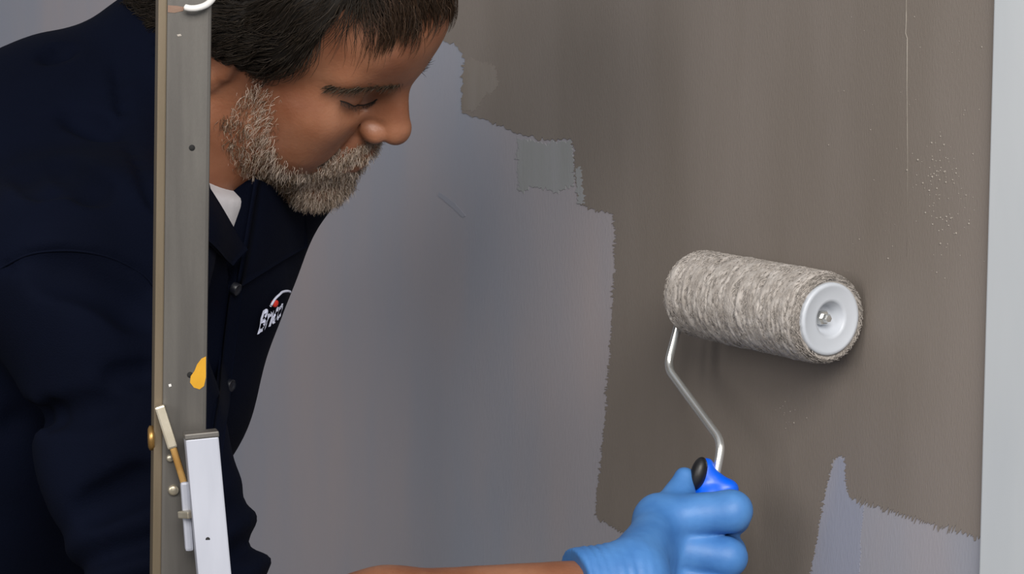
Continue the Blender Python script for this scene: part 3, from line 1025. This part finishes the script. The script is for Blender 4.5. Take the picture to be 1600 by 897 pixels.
# ------------------------------------------------------------------ hair, beard, brows
def to_local(p):
    return (np.asarray(p) - HEAD) @ HR * 1000.0
def to_world(p):
    return HEAD + (np.asarray(p) / 1000.0) @ HR.T
CC, CRAD = np.array([2.0, 0, 48]), np.array([97.0, 76, 80])
HX = [-110, -40, -30, -22, -10, 6, 12, 22, 37, 45, 55, 58, 62, 75, 120]
HZ = [-75, -75, -50, -14, 4, 4, 4, 3, 20, 34, 60, 80, 90, 92, 92]
def hair_z(x, y):
    side = np.interp(x, HX, HZ)
    return np.where((x > 52) & (np.abs(y) > 40), np.maximum(side, 86), side)
capf = Field()
capf.ell(CC / 1000, (CRAD + np.array([5, 7, 8])) / 1000, None, 0.001)
for s_ in (-1, 1):
    capf.ell((-0.010, 0.074 * s_, 0.030), (0.028, 0.018, 0.026), None, 0.012)
capf.ell((-0.056, 0, -0.022), (0.066, 0.068, 0.066), None, 0.02)
def capcut(X, Y, Z):
    hz = hair_z(X * 1000, Y * 1000 + 0 * X)
    return (hz / 1000 - Z) * 0.6 + 0.003 * np.sin(300 * X + 200 * Y) * np.sin(260 * Y - 90 * X)
capf.func(capcut, (-0.12, -0.1, -0.08), (0.12, 0.1, 0.15), 0.012, 'int')
capf.func(lambda X, Y, Z: 0.0015 * np.sin(420 * Y + 160 * X + 4 * np.sin(90 * X)) * np.sin(130 * X + 90 * Z), (-0.12, -0.1, -0.08), (0.12, 0.1, 0.15))
g = [np.arange(-0.128, 0.124, 0.0026), np.arange(-0.096, 0.0965, 0.0026), np.arange(-0.096, 0.146, 0.0026)]
F = capf.grid(*g)
V, Q = surface_nets(F, *g)
hair_o = mesh_np('hair', to_world(V * 1000), Q, M['hair'], person)
hair_o['label'] = 'short dark brown hair with loose wisps'

hr = np.random.RandomState(21)
def ell_push(p, off):
    q = p - CC
    k = np.linalg.norm(q / CRAD, axis=-1, keepdims=True)
    return CC + q / k * (1 + off / 88.0)
N = 22000
d = hr.normal(size=(N * 2, 3)); d /= np.linalg.norm(d, axis=1, keepdims=True)
root = CC + d * CRAD
ok = root[:, 2] > hair_z(root[:, 0], root[:, 1]) + 1.5
root = root[ok][:N]
root = root[(root[:, 1] < 45)]                                # keep the half the room can see denser
N = len(root)
m_ = 8
front = 1 / (1 + np.exp(-(root[:, 0] - 32 - 1.0 * np.maximum(np.abs(root[:, 1]) - 32, 0)) / 7))
sgn = np.sign(root[:, 1] + 1e-6)
top_dir = np.stack([0.9 + 0 * front, 0.28 * np.ones(N) * np.where(root[:, 1] < -25, -1.2, -0.5), -0.15 + 0 * front], 1)
side_dir = np.stack([-0.55 + 0 * front, 0.10 * sgn, -0.75 + 0 * front], 1)
crown = 1 / (1 + np.exp(-(root[:, 2] - 108) / 8))
side_dir[:, 1] += sgn * 0.8 * crown
flow = top_dir * front[:, None] + side_dir * (1 - front[:, None])
clump = np.stack([np.sin(root @ np.array([0.11, 0.07, 0.09]) + 1.0), np.sin(root @ np.array([-0.08, 0.10, 0.12])), np.sin(root @ np.array([0.09, -0.12, 0.07]) + 2)], 1)
flow = flow + 0.34 * clump + hr.normal(size=(N, 3)) * 0.10
L = (34 + 24 * hr.rand(N)) * (1 - front) + front * (np.clip((96 - root[:, 0]) * 0.95, 0, 46) + 6 + 15 * hr.rand(N) * (0.5 + 0.5 * np.sin(root[:, 1] * 0.22 + 1.0)))
temple = (root[:, 0] > 36) & (root[:, 2] < 84)
L[temple] *= 0.55
lift = 4 + 7 * hr.rand(N) + 2.5 * np.sin(root @ np.array([0.13, 0.17, -0.11]))
paths = np.zeros((N, m_, 3)); p = root.copy(); paths[:, 0] = ell_push(p, 0.0)
curl = hr.normal(size=(N, 3)) * 0.12 + 0.40 * np.stack([np.sin(root @ np.array([0.21, 0.15, -0.12])), np.sin(root @ np.array([0.14, -0.2, 0.17]) + 1), np.sin(root @ np.array([-0.16, 0.12, 0.22]) + 2)], 1)
for i in range(1, m_):
    nrm_ = (p - CC) / CRAD ** 2; nrm_ /= np.linalg.norm(nrm_, axis=1, keepdims=True)
    f_ = flow + curl * math.sin(i * 0.8) + np.array([0, 0, -0.10 * i])
    t_ = f_ - (f_ * nrm_).sum(1, keepdims=True) * nrm_
    t_ /= np.linalg.norm(t_, axis=1, keepdims=True) + 1e-9
    p = p + t_ * (L / (m_ - 1))[:, None]
    o_ = lift * min(1, i / 3) * (1.0 if i < m_ - 1 else 0.85) + 5.0 * (p[:, 0] > 70)
    p = ell_push(p, o_[:, None] + 1.0)
    paths[:, i] = p
# more strands on the hair over the ear and at the nape, rooted on the hair mass itself
capV = V * 1000.0
cand = capV[(capV[:, 0] < 34) & (capV[:, 2] < 62) & (capV[:, 1] < 40)]
NX = 9000
r2_ = cand[hr.randint(0, len(cand), NX)] + hr.normal(size=(NX, 3)) * 1.2
pX = r2_.copy(); pathX = np.zeros((NX, m_, 3)); pathX[:, 0] = pX
wv = np.stack([np.sin(r2_ @ np.array([0.19, 0.1, -0.15])), np.sin(r2_ @ np.array([0.1, -0.2, 0.17]) + 1), np.sin(r2_ @ np.array([-0.12, 0.15, 0.2]) + 2)], 1)
LX = 20 + 18 * hr.rand(NX); offX = 0.8 + 3.0 * hr.rand(NX)
for i in range(1, m_):
    n_ = capf.normal(pX / 1000.0)
    f_ = np.array([-0.75, 0, -0.62]) + 0.45 * wv * math.cos(i * 0.6) + hr.normal(size=(NX, 3)) * 0.06
    t_ = f_ - (f_ * n_).sum(1, keepdims=True) * n_
    t_ /= np.linalg.norm(t_, axis=1, keepdims=True) + 1e-9
    pX = pX + t_ * (LX / (m_ - 1))[:, None]
    d_ = capf.at(pX / 1000.0) * 1000
    pX = pX + n_ * np.clip(offX - d_, 0, 4)[:, None]
    pathX[:, i] = pX
paths = np.concatenate([paths, pathX]); N = len(paths)
base = np.array([0.0160, 0.0108, 0.0066])
tone = (0.55 + 1.1 * hr.rand(N) ** 2)[:, None]
colr = base * tone
light = hr.rand(N) < 0.07
colr[light] = np.array([0.040, 0.031, 0.024]) * (0.6 + 0.8 * hr.rand(light.sum(), 1))
warm = paths[:, -1, 0] > 80
colr[warm] *= np.array([1.7, 1.3, 1.05])
rng = np.random.RandomState(5)
V, Q = strands_np(to_world(paths.reshape(-1, 3)).reshape(paths.shape), 0.00032 * (0.7 + 0.6 * hr.rand(N)), 0.00005)
so = mesh_np('hair_strands', V, Q, M['strand'], hair_o, colors=np.repeat(colr, m_ * 3, axis=0))

# beard roots come from the skin itself
LV = to_local(BV)
x, y, z = LV.T
ay = np.abs(y)
up = np.interp(x, [16, 24, 36, 46, 52, 60, 70, 84, 90], [10, 8, 8, 0, -16, -32, -46, -52, -50])
low = np.interp(x, [14, 23, 34, 47, 70, 90], [-44, -52, -66, -82, -103, -112])
jaw = (x > 14 + 0.12 * (z + 60)) & (z < up) & (z > low) & (ay > 10)
jaw &= ~((x < 24) & (z < -64))
chin = (x > 58) & (z < -61) & (z > -112) & (ay < 48)
must = (x > 78) & (z < -24 - 0.34 * ay) & (z > -46 - 0.40 * ay) & (ay < 38)
lip = (x > 84) & (ay < 20) & (z < -48) & (z > -57)
near_head = (x > 5) & (ay < 90) & (z > -118) & (z < 20) & (x < 125)
sel = (jaw | chin | must) & ~lip & near_head
wgt = np.zeros(len(LV))
wgt[sel] = 1.0
edge = np.clip((up - z) / 22, 0.0, 1)
wgt[jaw] *= 0.10 + 0.90 * edge[jaw] ** 1.5
wgt[jaw & (z > -38)] *= 0.55
wgt[must] = 1.3; wgt[chin] = 1.25
wgt[jaw & ~chin] *= 0.68 + 0.32 * np.sin(0.33 * x + 0.21 * z)[jaw & ~chin] * np.sin(0.27 * z - 0.18 * x + 1)[jaw & ~chin]
wgt[lip | ~near_head] = 0
wgt[y > 30] *= 0.35
br = np.random.RandomState(33)
NB = 15000
pick = br.choice(len(LV), NB, p=wgt / wgt.sum())
rootw = BV[pick] + br.normal(size=(NB, 3)) * 0.0006
nb = body.normal(BV[pick])
nl = nb @ HR
rl = LV[pick]
down = np.tile(np.array([0.12, 0, -1.0]), (NB, 1))
mm = must[pick]
down[mm] = np.stack([0.15 + 0 * rl[mm, 1], 0.55 * np.sign(rl[mm, 1]), -0.9 + 0 * rl[mm, 1]], 1)
ch = chin[pick]
Lb = 5 + 6 * br.rand(NB); Lb[ch] = 5 + 5 * br.rand(ch.sum()); Lb[mm] = 6 + 5 * br.rand(mm.sum())
Lb *= np.where(edge[pick] < 0.4, 0.7, 1.0)
m_ = 5
paths = np.zeros((NB, m_, 3)); p = to_local(rootw) - nl * 0.8
paths[:, 0] = p
di = nl * 0.75 + down * 0.55 + br.normal(size=(NB, 3)) * 0.35
crl = br.normal(size=(NB, 3)) * 1.0
for i in range(1, m_):
    v = di + down * 0.22 * i + crl * math.sin(i * 1.1)
    v /= np.linalg.norm(v, axis=1, keepdims=True)
    p = p + v * (Lb / (m_ - 1))[:, None]
    paths[:, i] = p
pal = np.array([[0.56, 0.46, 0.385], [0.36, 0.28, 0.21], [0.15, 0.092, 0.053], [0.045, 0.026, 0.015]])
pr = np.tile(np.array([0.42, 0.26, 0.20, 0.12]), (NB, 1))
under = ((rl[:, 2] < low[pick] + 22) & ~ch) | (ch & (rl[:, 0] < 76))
pr[under] = (0.12, 0.20, 0.33, 0.35)  # shade under jaw and chin painted in as darker hairs
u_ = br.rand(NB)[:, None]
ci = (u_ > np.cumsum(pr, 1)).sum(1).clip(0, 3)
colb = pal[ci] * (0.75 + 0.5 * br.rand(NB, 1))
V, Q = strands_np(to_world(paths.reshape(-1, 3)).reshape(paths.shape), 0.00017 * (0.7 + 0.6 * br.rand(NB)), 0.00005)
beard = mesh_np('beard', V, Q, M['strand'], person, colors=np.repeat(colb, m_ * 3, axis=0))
beard['label'] = 'short grey and brown beard with moustache'

# eyebrows
for s_ in (-1, 1):
    line = smooth_path(np.array([(71, 54 * s_, 25), (82, 47 * s_, 33), (92, 35 * s_, 37.5), (99, 24 * s_, 38), (103, 13 * s_, 36)], float), 10)
    er = np.random.RandomState(40 + s_)
    NE = 300
    t_ = er.randint(0, len(line), NE)
    rt = line[t_] + er.normal(size=(NE, 3)) * np.array([0.5, 0.8, 1.5])
    w_ = to_world(rt)
    n_ = body.normal(w_); dist = body.at(w_)
    w_ = w_ - n_ * (dist[:, None] + 0.0004)
    nl_ = n_ @ HR
    di_ = nl_ * 0.45 + np.stack([-0.45 + 0 * t_, 0.75 * s_ + 0 * t_, 0.25 - 0.3 * (t_ < 20)], 1) + er.normal(size=(NE, 3)) * 0.22
    di_ /= np.linalg.norm(di_, axis=1, keepdims=True)
    pl = to_local(w_)
    pth = np.stack([pl + di_ * (k_ * (7 + 3 * er.rand(NE))[:, None] / 3) - np.array([0, 0, 0.25]) * k_ * k_ * 0.3 for k_ in range(4)], 1)
    V, Q = strands_np(to_world(pth.reshape(-1, 3)).reshape(pth.shape), 0.00026, 0.00006)
    cb = np.array([0.040, 0.027, 0.017]) * (0.5 + er.rand(NE, 1))
    cb[er.rand(NE) < 0.08] = (0.10, 0.08, 0.06)
    mesh_np('eyebrow', V, Q, M['strand'], person, colors=np.repeat(cb, 12, axis=0))
    # lashes along the lowered upper lid
    lid = [to_local(body.hit(*q)) for q in ((531, 157), (546, 162), (563, 164.5), (579, 161), (590, 155))]
    ll = smooth_path(np.array([(q[0], abs(q[1]) * s_, q[2]) for q in lid], float), 8)
    w_ = to_world(ll); n_ = body.normal(w_); w_ = w_ - n_ * (body.at(w_)[:, None] - 0.0003)
    V1, Q1 = tube_np(w_, [0.0002] + [0.00050] * (len(w_) - 2) + [0.0002], 6)
    NL = 70
    t_ = np.linspace(1, len(w_) - 2, NL).astype(int)
    pl = to_local(w_[t_]); nl_ = n_[t_] @ HR
    pth = np.stack([pl + (nl_ * 0.8 + np.array([0.2, 0.12 * s_, -0.65])) * k_ * 1.15 + er.normal(size=(NL, 3)) * 0.12 * k_ for k_ in range(4)], 1)
    V2, Q2 = strands_np(to_world(pth.reshape(-1, 3)).reshape(pth.shape), 0.00020, 0.00005)
    mesh_np('eyelashes', np.vstack([V1, V2]), np.vstack([Q1, Q2 + len(V1)]), M['lash'], person)

# ------------------------------------------------------------------ paint roller held in the glove
roller = empty('paint_roller', tuple(ROLL_C))
tag(roller, 'paint roller loaded with taupe paint, chromed frame and blue handle, pressed to the wall', 'paint roller')
rr = np.random.RandomState(77)
nu, nv_ = 190, 150
e1 = nrm(np.cross(RA, [0, 0, 1.0])); e2 = np.cross(RA, e1)
U = np.linspace(-RL / 2, RL / 2, nu)[:, None]; TH = (np.arange(nv_) / nv_ * 2 * math.pi)[None, :]
endf = np.clip(np.minimum(U + RL / 2, RL / 2 - U) / 0.010, 0, 1)
bands = np.zeros((nu, nv_))
for k_ in range(170):                                          # ribs of matted nap, each running part of the way round
    u0 = rr.uniform(-RL / 2, RL / 2); t0 = rr.uniform(0, 2 * math.pi); w_ = rr.uniform(0.0010, 0.0026); tw = rr.uniform(0.2, 0.8)
    dt = (TH - t0 + math.pi) % (2 * math.pi) - math.pi
    uu = U - u0 - 0.004 * np.sin(dt * rr.uniform(0.5, 2))
    bands += rr.uniform(-0.7, 0.55) * np.exp(-(uu / w_) ** 2) * np.exp(-(dt / tw) ** 2)
for k_ in range(520):                                         # short dark pits
    u0 = rr.uniform(-RL / 2, RL / 2); t0 = rr.uniform(0, 2 * math.pi); w_ = rr.uniform(0.0007, 0.0013); tw = rr.uniform(0.05, 0.16)
    dt = (TH - t0 + math.pi) % (2 * math.pi) - math.pi
    bands -= rr.uniform(0.6, 1.6) * np.exp(-((U - u0) / w_) ** 2) * np.exp(-(dt / tw) ** 2)
rad = RRAD - 0.0045 * (1 - endf) ** 2 + 0.0013 * bands + 0.0002 * np.sin(2 * math.pi * U / 0.0125 + 0.6 * np.sin(TH)) + rr.normal(size=(nu, nv_)) * 0.00018
V = (ROLL_C + RA * U[..., None] + rad[..., None] * (e1 * np.cos(TH)[..., None] + e2 * np.sin(TH)[..., None])).reshape(-1, 3)
idx = np.arange(nu * nv_).reshape(nu, nv_)
a_, b_ = idx[:-1], idx[1:]
Q = np.stack([a_, np.roll(a_, -1, 1), np.roll(b_, -1, 1), b_], -1).reshape(-1, 4)
c0 = len(V)
V = np.vstack([V, ROLL_C - RA * (RL / 2 - 0.002), ROLL_C + RA * (RL / 2 - 0.018)])
capq = []
for j in range(nv_):
    k_ = (j + 1) % nv_
    capq.append((idx[0, k_], idx[0, j], c0, c0)); capq.append((idx[-1, j], idx[-1, k_], c0 + 1, c0 + 1))
sleeve = mesh_np('sleeve', V, np.vstack([Q, np.array(capq)]), M['nap'], roller)
sleeve['label'] = 'shaggy fleece sleeve soaked in taupe paint'
NF = 9000
fu = rr.uniform(-RL / 2, RL / 2, NF); ft = rr.uniform(0, 2 * math.pi, NF)
fu[:1500] = RL / 2 - rr.rand(1500) * 0.006
rd = e1[None] * np.cos(ft)[:, None] + e2[None] * np.sin(ft)[:, None]
tg = -e1[None] * np.sin(ft)[:, None] + e2[None] * np.cos(ft)[:, None]
fe = np.clip(np.minimum(fu + RL / 2, RL / 2 - fu) / 0.010, 0, 1)
r0 = RRAD - 0.0045 * (1 - fe) ** 2 - 0.0010
p = ROLL_C + RA * fu[:, None] + rd * r0[:, None]
pth = [p]
lean = rr.choice([-1, 1], NF)[:, None] * (0.8 + 0.5 * rr.rand(NF, 1))
axl = rr.normal(size=(NF, 1)) * 0.25 + np.where(fu > RL / 2 - 0.006, 0.5, 0)[:, None]
for k_ in range(1, 4):
    p = p + (rd * (0.85 - 0.28 * k_) + tg * lean + RA * axl) * 0.0011
    pth.append(p)
pth = np.stack(pth, 1)
V, Q = strands_np(pth, 0.00040, 0.0001)
cf = np.array(s2l((160, 153, 147))) * (0.65 + 0.6 * rr.rand(NF, 1))
tag(mesh_np('nap_fibres', V, Q, M['nap_strand'], sleeve, colors=np.repeat(cf, 12, axis=0)), kind='stuff')
RE = ROLL_C + RA * RL / 2
V, Q = lathe_np([(-0.012, 0.0001), (-0.012, 0.0065), (-0.0105, 0.0098), (-0.001, 0.0122), (0.0003, 0.0132), (0.0006, 0.0150), (0.0002, 0.0225), (0.0008, 0.0235), (0.0006, 0.0256), (-0.0006, 0.0264), (-0.012, 0.0264)], RE + RA * 0.0012, RA, 56)
capo = mesh_np('end_cap', V, Q, M['cap'], roller)
capo['label'] = 'white plastic end cap with a recessed hub'
V, Q = lathe_np([(-0.014, 0.0056), (-0.0065, 0.0056), (-0.0055, 0.0050), (-0.0055, 0.0036), (-0.0015, 0.0034), (-0.0004, 0.0026), (-0.0002, 0.0001)], RE, RA, 6)
mesh_np('axle_tip', V, Q, M['chrome'], capo, smooth=False)
V, Q = lathe_np([(0.010, 0.0264), (0.0006, 0.0264), (-0.0005, 0.0245), (0.0, 0.0100), (-0.004, 0.0090), (-0.004, 0.0034)], ROLL_C - RA * RL / 2, RA, 40)
mesh_np('end_cap', V, Q, M['cap'], roller)
def on_roller_plane(px, py):
    n_ = np.cross(RA, HV); r = ray(px, py)
    return CAM + r * (((ROLL_C - CAM) @ n_) / (r @ n_))
K0 = ROLL_C - RA * (RL / 2 + 0.009)
rod = fillet([ROLL_C - RA * (RL / 2 - 0.03), K0, on_roller_plane(1042, 574), on_roller_plane(1128, 691), H1 + HV * 0.002, H1 + HV * 0.03], 0.010, 7)
V, Q = tube_np(rod, 0.0033, 16)
mesh_np('frame_rod', V, Q, M['chrome'], roller)
hd = Field()
hd.cone(H1 + HV * 0.008, H1 + HV * 0.020, 0.0085, 0.0125, 0.006)
hd.cone(H1 + HV * 0.020, H1 + HV * 0.070, 0.0125, 0.0140, 0.006)
hd.cone(H1 + HV * 0.070, H1 + HV * 0.125, 0.0140, 0.0118, 0.006)
hc_ = H1 + HV * 0.006
lobeL = hc_ - G2 * 0.0085 - HV * 0.003 + G1 * 0.001
lobeR = hc_ + G2 * 0.0105 + HV * 0.0035
hd.ell(lobeL, (0.0075, 0.0085, 0.0115), np.stack([G2, G1, HV], 1), 0.006)
hd.ell(lobeR, (0.0085, 0.0085, 0.0072), np.stack([G2, G1, HV], 1), 0.005)
lo, hi = np.minimum(H1, H1 + HV * 0.14) - 0.03, np.maximum(H1, H1 + HV * 0.14) + 0.03
g = [np.arange(lo[i], hi[i], 0.0012) for i in range(3)]
F = hd.grid(*g)
V, Q = surface_nets(F, *g)
handle = mesh_np('handle', V, Q, M['handle'], roller)
handle['label'] = 'bright blue plastic handle'
ins = Field()
ins.ell(lobeL - G2 * 0.0042 + G1 * 0.0060 + HV * 0.001, (0.0062, 0.0075, 0.0125), np.stack([G2, G1, HV], 1), 0.001)
lo, hi = lobeL - 0.025, lobeL + 0.025
g = [np.arange(lo[i], hi[i], 0.0011) for i in range(3)]
V, Q = surface_nets(ins.grid(*g), *g)
mesh_np('grip_insert', V, Q, M['rubber'], handle)['label'] = 'black rubber grip insert'

# ------------------------------------------------------------------ ladder beside the painter
def PY(px, py, y):
    r = ray(px, py)
    return CAM + r * (y / r[1])
YAW = math.radians(9.5)
LS_ = np.array([math.cos(YAW), math.sin(YAW), 0]); LN = np.array([math.sin(YAW), -math.cos(YAW), 0])
LY = 1.50
ra_, rb_ = PY(296, 0, LY), PY(285, 897, LY)
def rail_at(z, base=(ra_, rb_)):
    a, b = base
    return b + (a - b) * (z - b[2]) / (a[2] - b[2])
ladder = empty('step_ladder', tuple(rail_at(0.0)))
tag(ladder, 'grey aluminium step ladder with paint spots standing between painter and room', 'ladder')
WID = 0.44
for k_, dx in enumerate((0.0, -WID)):
    bm = bmesh.new()
    o_ = LS_ * dx - LN * 0.0275
    beam(bm, rail_at(0.02) + o_, rail_at(1.92) + o_, LS_, LN, 0.0262, 0.055, 0.0022)
    bm_obj('rail', bm, M['alu'], ladder)
    bm = bmesh.new()
    o_ = LS_ * (dx - 0.0152) - LN * 0.0265
    beam(bm, rail_at(0.02) + o_, rail_at(1.92) + o_, LS_, LN, 0.0056, 0.050, 0.0012)
    bm_obj('rail_flange', bm, M['alu_side'], ladder)
    bm = bmesh.new()
    o_ = LS_ * dx - LN * 0.0275
    beam(bm, rail_at(0.0) + o_, rail_at(0.05) + o_, LS_, LN, 0.036, 0.064, 0.003)
    bm_obj('rubber_foot', bm, M['rubber'], ladder)
for z in (0.26, 0.52, 0.78, 1.04):
    bm = bmesh.new()
    c = rail_at(z) - LN * 0.0275
    beam(bm, c - LS_ * 0.012, c - LS_ * (WID - 0.012), LN, (0, 0, 1), 0.078, 0.024, 0.003)
    bm_obj('tread', bm, M['alu'], ladder)
bm = bmesh.new()
c = rail_at(1.90) - LN * 0.0275
beam(bm, c + LS_ * 0.012, c - LS_ * (WID + 0.012), LN, (0, 0, 1), 0.05, 0.03, 0.003)
bm_obj('top_bar', bm, M['alu'], ladder)
# hinged supporting legs, their lit brightness painted in; one shows in front of the rail
la, lb = PY(314, 682, 1.476), PY(334, 897, 1.466)
def leg_at(z):
    return lb + (la - lb) * (z - lb[2]) / (la[2] - lb[2])
for dx in (0.0, -WID - 0.05):
    bm = bmesh.new()
    beam(bm, leg_at(0.02) + LS_ * dx, la + LS_ * dx, LS_, LN, 0.0192, 0.030, 0.0010)
    lg_ = bm_obj('support_leg', bm, M['alu_lit'], ladder)
    lg_['label'] = 'aluminium supporting leg with its lit brightness painted in'
    bm = bmesh.new()
    ax_ = nrm(la - lb)
    beam(bm, la + LS_ * dx - ax_ * 0.0005, la + LS_ * dx + ax_ * 0.0030, LS_, LN, 0.0200, 0.031, 0.0008)
    bm_obj('leg_cap', bm, M['alu'], lg_)
    bm = bmesh.new()
    beam(bm, leg_at(0.0) + LS_ * dx, leg_at(0.04) + LS_ * dx, LS_, LN, 0.026, 0.038, 0.002)
    bm_obj('rubber_foot', bm, M['rubber'], lg_)
bm = bmesh.new()
beam(bm, leg_at(0.45), leg_at(0.45) - LS_ * (WID + 0.05), LN, (0, 0, 1), 0.02, 0.03, 0.002)
bm_obj('brace', bm, M['alu'], ladder)
# hinge plate, latch bar, bolts
bm = bmesh.new()
beam(bm, PY(249, 634, 1.492), PY(270, 700, 1.490), LS_ + np.array([0, 0, 0.3]), LN, 0.0060, 0.010, 0.0012)
hp = bm_obj('hinge_plate', bm, M['steel'], ladder)
bm = bmesh.new()
beam(bm, PY(270, 698, 1.490), PY(288, 756, 1.487), LS_ + np.array([0, 0, 0.3]), LN, 0.0042, 0.008, 0.0010)
bm_obj('hinge_arm', bm, M['brass'], ladder)
bm = bmesh.new()
beam(bm, PY(288, 752, 1.486), PY(296, 860, 1.482), LS_, LN, 0.0050, 0.010, 0.0016)
bm_obj('latch_bar', bm, M['alu_lit'], ladder)
bm = bmesh.new()
beam(bm, PY(289, 802, 1.482), PY(306, 803, 1.476), (0, 0, 1), LN, 0.0042, 0.012, 0.0008)
bm_obj('latch_pin', bm, M['steel'], ladder)
V, Q = lathe_np([(-0.006, 0.0040), (0.0035, 0.0042), (0.0035, 0.0075), (0.0062, 0.0075), (0.0072, 0.0055), (0.0074, 0.0001)], PY(250, 684, 1.505), -LS_, 22)
mesh_np('bolt', V, Q, M['brass'], ladder)
for px, py, r in ((266, 716, 0.0022), (271, 766, 0.0032)):
    V, Q = lathe_np([(-0.002, r), (0.0010, r), (0.0016, r * 0.6), (0.0017, 0.0001)], PY(px, py, LY + (px - 291) * 0.00009), LN, 16)
    mesh_np('rivet', V, Q, M['steel'], ladder)
for px, py, y, r in ((300, 231, LY, 0.0018), (297, 586, LY, 0.0018)):
    q = rail_at(PY(px, py, LY)[2]); q = q + LS_ * ((PY(px, py, LY) - q) @ LS_)
    V, Q = lathe_np([(-0.001, r), (0.00025, r), (0.00025, 0.0001)], q, LN, 16)
    mesh_np('hole_shade_disc', V, Q, M['hole'], ladder)
q = leg_at(PY(322, 842, 1.455)[2]) + LN * 0.015
V, Q = lathe_np([(-0.001, 0.0013), (0.0002, 0.0013), (0.0002, 0.0001)], q + LS_ * (-0.002), LN, 14)
mesh_np('hole_shade_disc', V, Q, M['hole'], ladder)
def rail_spot(name, px_poly, m, lift=0.0003):
    pts = []
    for px, py in px_poly:
        p0 = PY(px, py, LY); q = rail_at(p0[2])
        pts.append(q + LS_ * min((p0 - q) @ LS_, 0.0132) + LN * lift)
    n = len(pts); c = np.mean(pts, 0)
    V = np.vstack([pts, [c + LN * 0.0001], np.array(pts) - LN * 0.0006])
    Q = [(i, (i + 1) % n, n, n) for i in range(n)] + [(i, (i + 1) % n, n + 1 + (i + 1) % n, n + 1 + i) for i in range(n)]
    return mesh_np(name, V, np.array(Q), m, ladder, smooth=False)
rail_spot('yellow_paint_spot', [(322, 558), (315, 561), (308, 570), (304, 580), (298, 588), (297, 598), (303, 606), (312, 609), (319, 604), (322, 590)], M['yellow'])
rail_spot('orange_paint_smear', [(262, 8), (276, 9), (288, 11), (286, 17), (272, 20), (262, 19)], M['orange'])
rail_spot('white_paint_speck', [(263, 600), (267, 599), (268, 603), (264, 604)], M['strap'])
rail_spot('pale_paint_speck', [(276, 54), (282, 53), (284, 56), (278, 57)], M['speck'])
V, Q = tube_np(smooth_path([PY(288, 11, 1.494), PY(298, 13, 1.4935), PY(310, 12, 1.494), PY(323, 7, 1.497), PY(333, -3, 1.503), PY(338, -18, 1.512), PY(332, -34, 1.53)], 6), [0.0008] + [0.0019] * 36, 10)
so_ = mesh_np('plastic_strap', V, Q, M['strap'], ladder)
so_['label'] = 'white plastic strap looped round the rail'
